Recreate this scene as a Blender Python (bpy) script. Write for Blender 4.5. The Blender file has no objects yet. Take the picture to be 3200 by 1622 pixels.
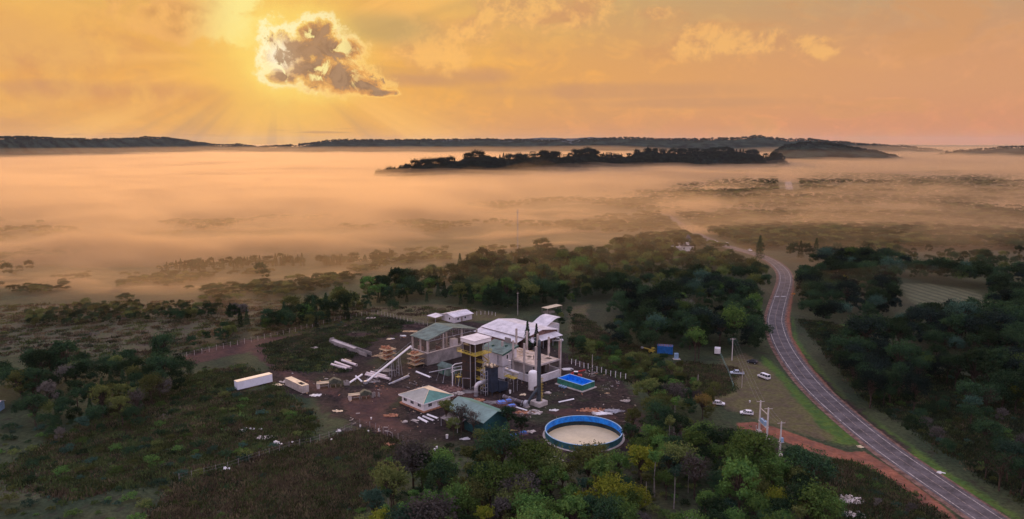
import bpy, bmesh, math, random
from mathutils import Vector, Matrix, noise
R = math.radians
sc = bpy.context.scene
COL = sc.collection
# ---------------------------------------------------------------- camera
FPX, CAMH = 2285.0, 85.0                      # focal length in px of the 3200 px wide photograph, flying height in m
PITCH = math.atan((811 - 446) / FPX)
CP, SP = math.cos(PITCH), math.sin(PITCH)
cam = bpy.data.cameras.new("camera"); camo = bpy.data.objects.new("camera", cam); COL.objects.link(camo)
cam.sensor_width = 36; cam.lens = 36 * FPX / 3200; cam.clip_start = 1; cam.clip_end = 90000
camo.location = (0, 0, CAMH); camo.rotation_euler = (R(90) - PITCH, 0, 0)
sc.camera = camo
def at(px, py, z=0.0):
    """point of the place that lies on height z behind a spot measured in the photograph"""
    u = (px - 1600) / FPX; v = (811 - py) / FPX
    dz = -SP + v * CP
    t = (z - CAMH) / dz
    return Vector((u * t, (CP + v * SP) * t, z))
def px_of(x, y, z=0.0):
    dz = z - CAMH; f = y * CP - dz * SP; up = y * SP + dz * CP
    return 1600 + FPX * x / f, 811 - FPX * up / f
# ---------------------------------------------------------------- render settings
sc.render.engine = 'CYCLES'
sc.cycles.use_denoising = True
sc.cycles.denoiser = 'OPENIMAGEDENOISE'
sc.cycles.max_bounces = 6; sc.cycles.diffuse_bounces = 2; sc.cycles.glossy_bounces = 2
sc.cycles.volume_bounces = 3; sc.cycles.transparent_max_bounces = 16
sc.cycles.sample_clamp_indirect = 4
sc.view_settings.view_transform = 'Standard'; sc.view_settings.look = 'None'
sc.view_settings.exposure = 0; sc.view_settings.gamma = 1
# ---------------------------------------------------------------- node helper
class NT:
    def __init__(s, nt): s.t = nt; s.n = nt.nodes; s.l = nt.links
    def node(s, ty, **kw):
        n = s.n.new(ty)
        for k, v in kw.items(): setattr(n, k, v)
        return n
    def put(s, n, i, v):
        if v is None: return
        if hasattr(v, 'is_linked') or isinstance(v, bpy.types.NodeSocket): s.l.new(v, n.inputs[i])
        else: n.inputs[i].default_value = v
    def m(s, op, a, b=None, c=None, clamp=False):
        n = s.node('ShaderNodeMath', operation=op, use_clamp=clamp)
        s.put(n, 0, a); s.put(n, 1, b); s.put(n, 2, c); return n.outputs[0]
    def add(s, *a):
        r = a[0]
        for x in a[1:]: r = s.m('ADD', r, x)
        return r
    def mul(s, *a):
        r = a[0]
        for x in a[1:]: r = s.m('MULTIPLY', r, x)
        return r
    def step(s, x, lo, hi, a=0.0, b=1.0):
        n = s.node('ShaderNodeMapRange', interpolation_type='SMOOTHSTEP')
        s.put(n, 0, x); s.put(n, 1, lo); s.put(n, 2, hi); s.put(n, 3, a); s.put(n, 4, b); return n.outputs[0]
    def mix(s, f, a, b, mode='MIX'):
        n = s.node('ShaderNodeMix', data_type='RGBA', blend_type=mode)
        s.put(n, 0, f); s.put(n, 6, a if not isinstance(a, tuple) else a + (1,) * (4 - len(a)))
        s.put(n, 7, b if not isinstance(b, tuple) else b + (1,) * (4 - len(b))); return n.outputs[2]
    def xyz(s, x, y, z):
        n = s.node('ShaderNodeCombineXYZ'); s.put(n, 0, x); s.put(n, 1, y); s.put(n, 2, z); return n.outputs[0]
    def noise(s, vec, scale, detail=4, rough=.5, lac=2.0, dist=0.0):
        n = s.node('ShaderNodeTexNoise'); s.put(n, 'Vector', vec); n.inputs['Scale'].default_value = scale
        n.inputs['Detail'].default_value = detail; n.inputs['Roughness'].default_value = rough
        n.inputs['Lacunarity'].default_value = lac; n.inputs['Distortion'].default_value = dist
        return n.outputs[0]
def lin(r, g, b):
    f = lambda c: (c / 255 / 12.92) if c <= 10 else ((c / 255 + .055) / 1.055) ** 2.4
    return (f(r), f(g), f(b))
# ---------------------------------------------------------------- world: sunrise sky with a cloud before the sun
def direction(px, py):
    u = (px - 1600) / FPX; v = (811 - py) / FPX
    d = Vector((u, CP + v * SP, -SP + v * CP)).normalized()
    return math.atan2(d.x, d.y), math.asin(d.z)
SUN_AZ, SUN_EL = direction(872, 172)
def make_world():
    w = bpy.data.worlds.new("World"); sc.world = w; w.use_nodes = True
    T = NT(w.node_tree); T.n.clear()
    out = T.node('ShaderNodeOutputWorld')
    tc = T.node('ShaderNodeTexCoord').outputs['Generated']
    sep = T.node('ShaderNodeSeparateXYZ'); T.l.new(tc, sep.inputs[0])
    X, Y, Z = sep.outputs
    az = T.m('ARCTAN2', X, Y); el = T.m('ARCSINE', Z)
    q = T.xyz(az, el, 0.0)
    # wide soft cloud structure (streaks) and billows
    q2 = T.xyz(az, T.m('MULTIPLY', el, 3.2), 0.0)
    streak = T.noise(q2, 5.0, 6, .55, 2.1, .6)
    streak2 = T.noise(T.xyz(T.add(az, 7.3), T.m('MULTIPLY', el, 2.0), 1.7), 9.0, 7, .6, 2.1, .8)
    billow = T.noise(T.xyz(T.add(az, 3.1), T.m('MULTIPLY', el, 1.3), 4.0), 26.0, 8, .6, 2.1, .3)
    # distance from the sun
    da = T.m('SUBTRACT', az, SUN_AZ); de = T.m('SUBTRACT', el, SUN_EL)
    r = T.m('SQRT', T.add(T.m('MULTIPLY', da, da), T.m('MULTIPLY', de, de)))
    # base colours: bottom to top, near to far from the sun
    hor = T.mix(T.step(az, -.45, .62), lin(229, 163, 92), lin(222, 146, 108))
    mid = T.mix(T.step(az, -.15, .62), lin(246, 178, 88), lin(224, 160, 114))
    top = T.mix(T.step(az, -.3, .55), lin(228, 184, 104), lin(186, 158, 122))
    c = T.mix(T.step(el, .0, .075), hor, mid)
    c = T.mix(T.step(el, .08, .205), c, top)
    # warm cloud veils
    c = T.mix(T.mul(T.step(streak, .5, .72), T.step(el, .26, .1), T.step(az, .6, .1), .55), c, lin(252, 186, 98))
    c = T.mix(T.mul(T.step(streak2, .48, .66), .7), c, lin(210, 152, 102))
    c = T.mix(T.mul(T.step(T.add(streak2, T.mul(billow, .6)), .93, .75), T.step(el, .3, .12), .3), c, lin(188, 140, 104))
    # glow round the sun
    g1 = T.m('POWER', 2.718, T.m('MULTIPLY', T.m('MULTIPLY', r, r), -26.0))
    c = T.mix(T.mul(g1, .6), c, lin(252, 186, 84))
    g2 = T.m('POWER', 2.718, T.m('MULTIPLY', T.m('MULTIPLY', r, r), -150.0))
    c = T.mix(T.mul(g2, .8), c, lin(255, 216, 112))
    # beams fanning out of the gap
    ang = T.m('ARCTAN2', da, de)
    ray = T.noise(T.xyz(ang, 0.0, 2.0), 3.2, 3, .55)
    rayf = T.mul(T.step(r, .06, .14), T.step(r, .42, .16))
    c = T.mix(T.mul(T.step(ray, .5, .64), rayf, .6), c, lin(196, 148, 104))
    c = T.mix(T.mul(T.step(ray, .47, .34), rayf, .6), c, lin(255, 194, 106))
    # cloud field builder: sum of blobs + fractal noise
    def blobs(lst, amp, sc_, off, det=9, rough=.62):
        f = None
        for (px, py, rx, ry) in lst:
            a0, e0 = direction(px, py)
            dx = T.m('DIVIDE', T.m('SUBTRACT', az, a0), rx / FPX); dy = T.m('DIVIDE', T.m('SUBTRACT', el, e0), ry / FPX)
            b = T.m('SUBTRACT', 1.0, T.m('SQRT', T.add(T.m('MULTIPLY', dx, dx), T.m('MULTIPLY', dy, dy))))
            f = b if f is None else T.m('SMOOTH_MAX', f, b, .15)
        n = T.noise(T.xyz(T.add(az, off), el, off), sc_, det, rough, 2.05, .25)
        return T.add(f, T.mul(T.m('SUBTRACT', n, .5), amp)), n
    # small lit cloud wisps upper left and right
    wl, wn = blobs([(600, 45, 190, 62), (700, 10, 150, 40), (790, 65, 75, 30), (560, 90, 70, 40), (770, 110, 50, 45), (480, 40, 70, 40), (760, 95, 60, 30)], 3.0, 20.0, 1.3, 10, .66)
    c = T.mix(T.mul(T.step(wl, -.1, .45), .85), c, T.mix(T.step(az, -.42, -.34), lin(244, 182, 106), lin(255, 238, 150)))
    c = T.mix(T.mul(T.step(wl, .1, .9), T.step(az, -.34, -.42), T.step(wn, .62, .42), .85), c, lin(200, 142, 88))
    wr, wn = blobs([(1650, 30, 230, 60), (1340, 150, 110, 90), (1480, 90, 70, 50), (2190, 125, 110, 42), (2380, 130, 120, 30), (2560, 145, 60, 26), (2050, 42, 60, 22), (1800, 45, 90, 45)], 3.2, 21.0, 5.3, 10, .66)
    c = T.mix(T.mul(T.step(wr, -.25, .5), .6), c, T.mix(T.step(wn, .42, .60), lin(208, 152, 106), lin(253, 192, 112)))
    db, dn = blobs([(1500, 235, 130, 26), (1960, 285, 420, 26), (1330, 250, 150, 22), (250, 280, 330, 30), (60, 150, 260, 70), (2200, 320, 340, 18)], 1.6, 9.0, 8.1)
    c = T.mix(T.mul(T.step(db, -.3, .7), .62), c, lin(204, 150, 108))
    vl, vn = blobs([(120, 150, 420, 120), (40, 60, 300, 70), (420, 300, 420, 70)], 1.6, 11.0, 4.4, 8, .6)
    c = T.mix(T.mul(T.step(vl, -.2, .8), .55), c, T.mix(T.step(vn, .4, .62), lin(218, 150, 92), lin(244, 184, 98)))
    ds, dn = blobs([(1200, 90, 200, 60)], .6, 6.0, 2.1)
    c = T.mix(T.mul(T.step(ds, -.2, .7), .7), c, lin(190, 160, 106))
    # the big cloud before the sun
    mc, mn = blobs([(925, 150, 125, 88), (975, 105, 95, 62), (1020, 150, 105, 66), (1085, 155, 66, 44), (880, 190, 80, 78), (970, 210, 120, 66), (1050, 240, 135, 56), (1125, 264, 95, 34), (1190, 290, 62, 13), (885, 240, 70, 36)], 1.75, 27.0, 0.0, 11, .70)
    near = T.m('SUBTRACT', 1.0, T.step(r, .015, .15))
    lit = T.m('SUBTRACT', 1.0, T.step(T.add(T.m('SUBTRACT', az, SUN_AZ), T.mul(T.m('SUBTRACT', SUN_EL, el), .9)), -.03, .13))   # the side of the cloud that faces the sun
    c = T.mix(T.mul(T.step(mc, -.75, .15), near, .85), c, lin(255, 218, 112))
    fine = T.noise(T.xyz(T.add(az, 11.0), el, 6.0), 70.0, 8, .65, 2.1, .4)
    dens = T.add(mc, T.mul(T.m('SUBTRACT', fine, .5), .55), T.mul(lit, -.16))
    alpha = T.step(dens, -.16, .22)
    rimcol = T.mix(lit, lin(255, 206, 118), lin(255, 253, 205))
    c = T.mix(alpha, c, T.mix(T.step(dens, .05, .30), rimcol, T.mix(lit, lin(236, 170, 94), lin(255, 214, 112))))
    c = T.mix(T.mul(T.step(dens, .20, .50), .93), c, lin(206, 148, 92))
    holes = T.noise(T.xyz(T.add(az, 21.0), el, 2.0), 38.0, 7, .62, 2.1, .9)
    core = T.step(T.add(dens, T.mul(T.m('SUBTRACT', holes, .5), 2.2), T.mul(lit, -.02)), .40, .70)
    body = T.mix(T.step(holes, .38, .62), lin(146, 112, 84), lin(176, 138, 104))
    c = T.mix(T.mul(core, T.step(lit, 1.15, .2, .75, .97)), c, body)
    spark = T.mul(T.step(holes, .46, .36), alpha, T.step(near, .1, .6))
    c = T.mix(T.mul(spark, .9), c, lin(255, 236, 158))
    hot = T.mul(T.m('POWER', 2.718, T.m('MULTIPLY', T.m('MULTIPLY', r, r), -2600.0)), T.step(dens, -.25, .05), T.m('SUBTRACT', 1.0, T.mul(core, .85)))
    c = T.mix(T.mul(hot, .9), c, (1.1, 1.0, .72))
    # thin dark bars just over the horizon
    bar = T.noise(T.xyz(az, T.mul(el, 16.0), 3.0), 11.0, 5, .55)
    c = T.mix(T.mul(T.step(bar, .56, .68), T.step(el, .004, .010), T.step(el, .022, .013), T.step(az, .3, .0), .6), c, lin(196, 140, 96))
    em = T.node('ShaderNodeBackground'); T.l.new(c, em.inputs[0]); em.inputs[1].default_value = 1.0
    # behind the viewer and overhead: cool dawn sky, brightened to light the foreground
    cool = T.mix(T.step(el, .0, .6), lin(200, 165, 160), lin(205, 200, 225))
    front = T.mul(T.step(Y, -.1, .7), T.step(el, .70, .21))
    cb = T.node('ShaderNodeMix', data_type='RGBA', blend_type='MULTIPLY'); cb.inputs[0].default_value = 1; T.l.new(cool, cb.inputs[6]); cb.inputs[7].default_value = (1.9, 1.85, 1.9, 1)
    c2 = T.mix(front, cb.outputs[2], c)
    T.l.new(c2, em.inputs[0])
    sky = T.node('ShaderNodeTexSky', sky_type='NISHITA'); sky.sun_disc = False
    sky.sun_elevation = SUN_EL; sky.sun_rotation = SUN_AZ
    try: sky.air_density = 1.5; sky.dust_density = 2.0
    except Exception: pass
    b2 = T.node('ShaderNodeBackground'); T.l.new(sky.outputs[0], b2.inputs[0]); b2.inputs[1].default_value = .05
    # a faint share of Nishita sky is mixed in overhead and behind
    mx = T.node('ShaderNodeMixShader'); T.put(mx, 0, T.m('MAXIMUM', front, .75)); T.l.new(b2.outputs[0], mx.inputs[1]); T.l.new(em.outputs[0], mx.inputs[2])
    T.put(mx, 0, T.step(front, .0, .6, .8, 1.0))
    T.l.new(mx.outputs[0], out.inputs[0])
    w.cycles.sampling_method = 'MANUAL'; w.cycles.sample_map_resolution = 1024
make_world()
sun = bpy.data.lights.new("sun", 'SUN'); suno = bpy.data.objects.new("sun", sun); COL.objects.link(suno)
sun.energy = 2.8; sun.angle = R(12); sun.color = (1.0, .60, .27)
sd = Vector((math.sin(SUN_AZ) * math.cos(SUN_EL), math.cos(SUN_AZ) * math.cos(SUN_EL), math.sin(SUN_EL)))
suno.rotation_euler = (-sd).to_track_quat('-Z', 'Y').to_euler()
# ---------------------------------------------------------------- materials
MATS = {}
def mat(name, col, rough=.8, var=.15, scale=1.0, metal=0.0, bump=0.0, col2=None, det=5):
    """procedural paint / concrete / metal: a base colour broken by noise"""
    if name in MATS: return MATS[name]
    m = bpy.data.materials.new(name); m.use_nodes = True; T = NT(m.node_tree)
    b = T.n['Principled BSDF']; b.inputs['Roughness'].default_value = rough; b.inputs['Metallic'].default_value = metal
    b.inputs['Specular IOR Level'].default_value = 0 if rough >= .93 else .3
    p = T.node('ShaderNodeTexCoord').outputs['Object']
    n = T.noise(p, scale, det, .6); n9 = T.noise(p, scale * 7, 4, .7)
    c2 = col2 if col2 else tuple(c * (1 - 2.2 * var) for c in col)
    c1 = tuple(min(1, c * (1 + var)) for c in col)
    T.l.new(T.mix(T.step(T.add(n, T.mul(T.m('SUBTRACT', n9, .5), .5)), .3, .7), c2, c1), b.inputs['Base Color'])
    if bump:
        bn = T.node('ShaderNodeBump'); bn.inputs['Strength'].default_value = bump; bn.inputs['Distance'].default_value = .1
        T.l.new(n, bn.inputs['Height']); T.l.new(bn.outputs[0], b.inputs['Normal'])
    MATS[name] = m; return m
# ---------------------------------------------------------------- terrain
def sst(x, a, b):
    t = max(0., min(1., (x - a) / (b - a))); return t * t * (3 - 2 * t)
def fbm(x, y, s, o=4, z=0.0):
    return noise.fractal(Vector((x / s, y / s, z)), 0.6, 2.1, o, noise_basis='PERLIN_NEW')
def yb(x):                                     # where the ground starts to fall to the valley
    return 372 + 215 * sst(x, -170, 60) + 60 * sst(x, 60, 300)
def terrain(x, y):
    d = y - yb(x)
    h = -14 * sst(d, 0, 260) * (1 - .55 * sst(x, 100, 600))
    h += (fbm(x, y, 400, 3, 5.0) * 3.0) * sst(d, 60, 500)
    return h
def tag(o, label=None, cat=None, group=None, kind=None):
    if label: o['label'] = label
    if cat: o['category'] = cat
    if group: o['group'] = group
    if kind: o['kind'] = kind
    return o
def mesh_obj(name, vs, fs, m=None, parent=None, smooth=False):
    me = bpy.data.meshes.new(name); me.from_pydata([tuple(v) for v in vs], [], fs); me.update()
    if m:
        for mm in (m if isinstance(m, (list, tuple)) else [m]): me.materials.append(mm)
    if smooth: me.shade_smooth()
    o = bpy.data.objects.new(name, me); COL.objects.link(o)
    if parent: o.parent = parent
    return o
def inpoly(p, poly):
    x, y = p; c = False; j = len(poly) - 1
    for i in range(len(poly)):
        xi, yi = poly[i]; xj, yj = poly[j]
        if (yi > y) != (yj > y) and x < (xj - xi) * (y - yi) / (yj - yi) + xi: c = not c
        j = i
    return c
def seg_d(p, a, b):
    ax, ay = a; bx, by = b; dx, dy = bx - ax, by - ay
    t = max(0, min(1, ((p[0] - ax) * dx + (p[1] - ay) * dy) / (dx * dx + dy * dy + 1e-9)))
    return math.hypot(p[0] - ax - t * dx, p[1] - ay - t * dy)
def poly_sd(p, poly):                          # signed distance, positive inside
    d = min(seg_d(p, poly[i - 1], poly[i]) for i in range(len(poly)))
    return d if inpoly(p, poly) else -d

# ---------------------------------------------------------------- ground sheet
import numpy as np
def np_at_px(X, Y, Z=0.0):
    dz = Z - CAMH; f = Y * CP - dz * SP; up = Y * SP + dz * CP
    return 1600 + FPX * X / f, 811 - FPX * up / f
def np_sd(X, Y, poly):
    d = np.full(X.shape, 1e9); c = np.zeros(X.shape, bool); j = len(poly) - 1
    for i in range(len(poly)):
        xi, yi = poly[i]; xj, yj = poly[j]
        dx, dy = xi - xj, yi - yj
        t = np.clip(((X - xj) * dx + (Y - yj) * dy) / (dx * dx + dy * dy + 1e-9), 0, 1)
        d = np.minimum(d, np.hypot(X - xj - t * dx, Y - yj - t * dy))
        if yi != yj: c ^= ((yi > Y) != (yj > Y)) & (X < (xj - xi) * (Y - yi) / (yj - yi) + xi)
        j = i
    return np.where(c, d, -d)
def wpoly(pxs, z=0.0): return [tuple(at(a, b, z))[:2] for a, b in pxs]
# what covers the ground, outlined on the plan from the photograph
COVER = {
 'soil': [[(815, 1075), (960, 1040), (1180, 985), (1330, 1012), (1480, 1005), (1620, 1030), (1800, 1120), (1950, 1190), (1985, 1250), (2010, 1300), (1990, 1420), (1850, 1450), (1650, 1440), (1460, 1420), (1320, 1395), (1200, 1370), (1100, 1330), (1020, 1290), (980, 1245), (870, 1225), (800, 1170), (860, 1150), (1000, 1165), (1080, 1110), (960, 1100), (850, 1110)],
          [(2040, 1385), (2120, 1330), (2330, 1340), (2480, 1420), (2480, 1480), (2300, 1450), (2180, 1430)],
          [(2500, 1090), (2540, 1140), (2640, 1240), (2760, 1340), (2860, 1420), (2840, 1430), (2700, 1330), (2590, 1240), (2510, 1150)]],
 'red': [[(520, 1130), (640, 1092), (760, 1062), (900, 1050), (1040, 1025), (1180, 990), (1190, 1002), (1050, 1040), (930, 1065), (840, 1085), (860, 1110), (900, 1150), (990, 1200), (1060, 1215), (1050, 1240), (960, 1215), (880, 1175), (820, 1130), (780, 1100), (700, 1115), (560, 1150)],
         [(1280, 1215), (1250, 1240), (1200, 1290), (1290, 1340), (1210, 1360), (1090, 1300), (1060, 1250), (1180, 1210)],
         [(1700, 1285), (1780, 1275), (1900, 1290), (1960, 1320), (1860, 1300), (1740, 1300)],
         [(1350, 1200), (1420, 1200), (1560, 1260), (1660, 1290), (1640, 1310), (1480, 1265), (1380, 1225)]],
 'clay': [[(2300, 1322), (2360, 1318), (2460, 1347), (2560, 1384), (2650, 1414), (2700, 1410), (2800, 1472), (2950, 1582), (3030, 1660), (2975, 1660), (2880, 1582), (2790, 1502), (2690, 1455), (2560, 1418), (2470, 1388), (2390, 1352), (2310, 1338)],
          [(2470, 850), (2482, 900), (2468, 990), (2475, 1050), (2530, 1140), (2610, 1230), (2700, 1310), (2800, 1385), (2960, 1500), (3180, 1640), (3160, 1660), (2940, 1510), (2780, 1390), (2600, 1240), (2510, 1140), (2460, 1050), (2450, 985), (2466, 900), (2458, 850)]],
 'lawn': [[(2260, 1120), (2330, 1105), (2410, 1150), (2520, 1260), (2640, 1370), (2690, 1400), (2560, 1372), (2440, 1335), (2330, 1300), (2210, 1240), (2160, 1210), (2240, 1180)],
          [(2540, 1460), (2640, 1440), (2760, 1490), (2900, 1590), (2920, 1660), (2640, 1660), (2600, 1540)],
          [(960, 985), (1180, 960), (1360, 950), (1480, 965), (1590, 985), (1560, 1000), (1330, 1010), (1200, 985)],
          [(1780, 960), (1840, 950), (1830, 1000), (1900, 1060), (1960, 1130), (1900, 1170), (1800, 1120), (1780, 1040)]],
 'bright': [[(2380, 1110), (2405, 1125), (2440, 1160), (2530, 1255), (2620, 1330), (2690, 1392), (2630, 1390), (2560, 1330), (2480, 1240), (2420, 1165), (2385, 1140)],
            [(2600, 1340), (2650, 1345), (2690, 1392), (2600, 1385)],
            [(2475, 990), (2490, 1060), (2560, 1150), (2660, 1260), (2830, 1380), (3000, 1500), (3200, 1620), (3200, 1640), (2990, 1520), (2820, 1410), (2650, 1290), (2550, 1180), (2480, 1080)],
            [(620, 1290), (740, 1240), (860, 1250), (700, 1340), (560, 1370), (500, 1350)],
            [(2590, 1020), (2640, 1012), (2720, 1022), (2700, 1060), (2620, 1050)]],
 'weeds': [[(560, 1510), (720, 1470), (960, 1395), (1110, 1345), (1290, 1395), (1260, 1440), (1190, 1520), (1080, 1640), (760, 1660), (520, 1660)],
           [(430, 1260), (560, 1230), (740, 1260), (700, 1320), (520, 1330)],
           [(0, 955), (500, 940), (820, 935), (820, 985), (640, 1040), (420, 1100), (0, 1110)],
           [(2820, 1150), (2900, 1140), (2980, 1220), (2960, 1300), (2880, 1330), (2860, 1250)],
           [(0, 1490), (120, 1480), (130, 1560), (0, 1570)]],
 'crop': [[(2810, 886), (2900, 886), (3030, 905), (3120, 945), (3080, 965), (2960, 945), (2890, 970), (2840, 935)]],
}
def ground_mat():
    m = bpy.data.materials.new('countryside_ground'); m.use_nodes = True; T = NT(m.node_tree)
    b = T.n['Principled BSDF']; b.inputs['Roughness'].default_value = .95; b.inputs['Specular IOR Level'].default_value = .1
    p = T.node('ShaderNodeTexCoord').outputs['Object']
    n1 = T.noise(p, .035, 6, .62); n2 = T.noise(p, .22, 6, .65); n3 = T.noise(p, .9, 4, .6); n4 = T.noise(p, .008, 4, .5)
    c = T.mix(T.step(n1, .35, .62), (.030, .046, .025), (.058, .070, .034))
    c = T.mix(T.mul(T.step(n2, .5, .68), .7), c, (.034, .028, .022))
    c = T.mix(T.mul(T.step(n4, .45, .62), .4), c, (.058, .048, .032))
    fuzz = T.add(T.mul(T.m('SUBTRACT', n2, .5), 1.1), T.mul(T.m('SUBTRACT', n3, .5), .5))
    cols = {'weeds': ((.086, .073, .052), (.064, .078, .038)), 'soil': ((.021, .016, .016), (.044, .031, .028)), 'lawn': ((.115, .105, .045), (.095, .075, .048)),
            'bright': ((.085, .135, .026), (.050, .098, .026)), 'red': ((.088, .046, .040), (.052, .032, .031)), 'clay': ((.27, .105, .065), (.15, .070, .050)), 'crop': ((.13, .135, .075), (.09, .10, .055))}
    for k in ('weeds', 'lawn', 'bright', 'crop', 'soil', 'red', 'clay'):
        a = T.node('ShaderNodeAttribute'); a.attribute_name = k
        msk = T.step(T.add(a.outputs['Fac'], T.mul(fuzz, .55)), .38, .62)
        cc = T.mix(T.step(T.add(n2, T.mul(T.m('SUBTRACT', n3, .5), .6)), .38, .64), cols[k][0], cols[k][1])
        if k == 'crop':
            s = T.node('ShaderNodeSeparateXYZ'); T.l.new(p, s.inputs[0])
            w = T.m('SINE', T.add(T.mul(s.outputs[0], 1.0), T.mul(s.outputs[1], .12)))
            cc = T.mix(T.mul(T.step(w, -.2, .5), .7), cc, (.05, .055, .035))
        if k in ('soil', 'weeds'):
            cc = T.mix(T.mul(T.step(n1, .52, .64), .55), cc, (.04, .055, .024) if k == 'soil' else (.045, .03, .034))
        c = T.mix(msk, c, cc)
    hs = T.node('ShaderNodeHueSaturation'); T.l.new(c, hs.inputs['Color'])
    T.l.new(T.step(n3, .3, .7, .72, 1.3), hs.inputs['Value'])
    T.l.new(hs.outputs[0], b.inputs['Base Color'])
    bn = T.node('ShaderNodeBump'); bn.inputs['Strength'].default_value = .9; bn.inputs['Distance'].default_value = .5
    T.l.new(T.add(n3, T.mul(n2, 1.4)), bn.inputs['Height']); T.l.new(bn.outputs[0], b.inputs['Normal'])
    return m
TANK = at(1824, 1343, 1.9); TANK.z = 0
TANK_R = 120.5 / FPX * (TANK.y * CP + (CAMH - 1.9) * SP)
def make_ground():
    NA = 640
    rs = [60 + 60 * i / 12 for i in range(12)] + [120 + 600 * (i / 420) ** 1.15 for i in range(420)] + [720 * (32000 / 720) ** (i / 150) for i in range(151)]
    NR = len(rs)
    an = np.radians(np.linspace(-58, 58, NA)); r = np.array(rs)
    Xg = np.outer(r, np.sin(an)); Yg = np.outer(r, np.cos(an))
    Zg = np.zeros_like(Xg)
    for j in range(NR):
        if r[j] > 300:
            for i in range(0, NA, 4): Zg[j, i] = terrain(Xg[j, i], Yg[j, i])
            Zg[j, NA - 1] = terrain(Xg[j, NA - 1], Yg[j, NA - 1])
            idx = list(range(0, NA, 4)) + ([NA - 1] if (NA - 1) % 4 else [])
            Zg[j] = np.interp(np.arange(NA), idx, Zg[j, idx])
    Zg[np.hypot(Xg - TANK.x, Yg - TANK.y) < TANK_R + .1] = -4.0      # the pit the round tank is set into
    vs = np.stack([Xg, Yg, Zg], -1).reshape(-1, 3)
    I = np.arange(NR * NA).reshape(NR, NA)
    fs = np.stack([I[:-1, :-1], I[:-1, 1:], I[1:, 1:], I[1:, :-1]], -1).reshape(-1, 4)
    me = bpy.data.meshes.new('ground')
    me.vertices.add(len(vs)); me.vertices.foreach_set('co', vs.ravel())
    me.loops.add(fs.size); me.loops.foreach_set('vertex_index', fs.ravel().astype(np.int32))
    me.polygons.add(len(fs)); me.polygons.foreach_set('loop_start', np.arange(0, fs.size, 4, dtype=np.int32))
    me.update(calc_edges=True); me.shade_smooth()
    for k, polys in COVER.items():
        v = np.full(Xg.shape, -1e9)
        for pl in polys: v = np.maximum(v, np_sd(Xg, Yg, wpoly(pl)))
        w = {'clay': 2.0, 'bright': 5.0, 'red': 5.0}.get(k, 7.0)
        a = me.attributes.new(k, 'FLOAT', 'POINT'); a.data.foreach_set('value', np.clip(.5 + v / w * .5, 0, 1).ravel().astype(np.float32))
    me.materials.append(ground_mat())
    o = bpy.data.objects.new('ground', me); COL.objects.link(o); tag(o, kind='structure')
make_ground()
# ---------------------------------------------------------------- highway
LL = [(2404, 824), (2432, 849), (2437, 880), (2419, 930), (2401, 990), (2402, 1022), (2414, 1060), (2434, 1105), (2483, 1177), (2547, 1246), (2680, 1365), (2835, 1477), (3046, 1622)]
RL = [(2435, 818), (2466, 849), (2472, 880), (2461, 925), (2444, 992), (2449, 1022), (2463, 1067), (2497, 1120), (2545, 1180), (2614, 1250), (2773, 1380), (2959, 1508), (3130, 1622)]
far = [(2080, 640), (2130, 668), (2165, 700), (2190, 730), (2235, 757), (2290, 775), (2345, 790), (2385, 803)]
ctr = [Vector((*((at(*a) + at(*b)) / 2).xy, 0)) for a, b in zip(LL, RL)]
pts = []
for p in far:
    q = at(*p)
    pts.append(Vector((q.x, q.y, 0)))
pts += ctr
dlast = (ctr[-1] - ctr[-3]).normalized()
pts += [ctr[-1] + dlast * 25, ctr[-1] + dlast * 75]
def catmull(P, n=14):
    out = []
    Q = [2 * P[0] - P[1]] + P + [2 * P[-1] - P[-2]]
    for i in range(1, len(Q) - 2):
        for k in range(n):
            t = k / n
            out.append(.5 * ((2 * Q[i]) + (Q[i + 1] - Q[i - 1]) * t + (2 * Q[i - 1] - 5 * Q[i] + 4 * Q[i + 1] - Q[i + 2]) * t * t + (3 * Q[i] - Q[i - 1] - 3 * Q[i + 1] + Q[i + 2]) * t ** 3))
    out.append(P[-1]); return out
def smooth_path(P, it=6):
    P = [p.copy() for p in P]
    for _ in range(it):
        P = [P[0]] + [(P[i - 1] + 2 * P[i] + P[i + 1]) / 4 for i in range(1, len(P) - 1)] + [P[-1]]
    return P
RC = smooth_path(catmull(pts), 30)
def ribbon(name, path, o0, o1, z, m, dash=None, parent=None):
    vs, fs = [], []; acc = 0
    for i, p in enumerate(path):
        t = (path[min(i + 1, len(path) - 1)] - path[max(i - 1, 0)]); t.z = 0; t.normalize()
        n = Vector((-t.y, t.x, 0))
        for o_ in (o0, o1):
            q = p + n * o_
            vs.append((q.x, q.y, max(terrain(q.x, q.y), terrain(p.x, p.y)) + z))
    for i in range(len(path) - 1):
        acc += (path[i + 1] - path[i]).length
        if dash and (acc % (dash[0] + dash[1])) > dash[0]: continue
        fs.append((2 * i, 2 * i + 1, 2 * i + 3, 2 * i + 2))
    return mesh_obj(name, vs, fs, m, parent)
def resample(P, step):
    out = [P[0]]; acc = 0
    for a, b in zip(P, P[1:]):
        L = (b - a).length; pos = step - acc
        while pos <= L: out.append(a.lerp(b, pos / L)); pos += step
        acc = (acc + L) % step
    return out
RC = resample(RC, 1.5)
M_asph = mat('worn_asphalt', (.108, .092, .097), .85, .24, .22, bump=.3, det=8)
M_shld = mat('dusty_shoulder', (.20, .125, .10), .95, .25, .5)
M_line = mat('worn_road_paint', (.46, .40, .36), .8, .3, .8)
M_lined = mat('worn_centre_paint', (.26, .20, .17), .8, .3, 1.0)
o = ribbon('road_shoulder', RC, -5.4, 5.2, .03, M_shld); tag(o, kind='structure')
o = ribbon('road', RC, -3.9, 4.3, .08, M_asph); tag(o, kind='structure')
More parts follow.
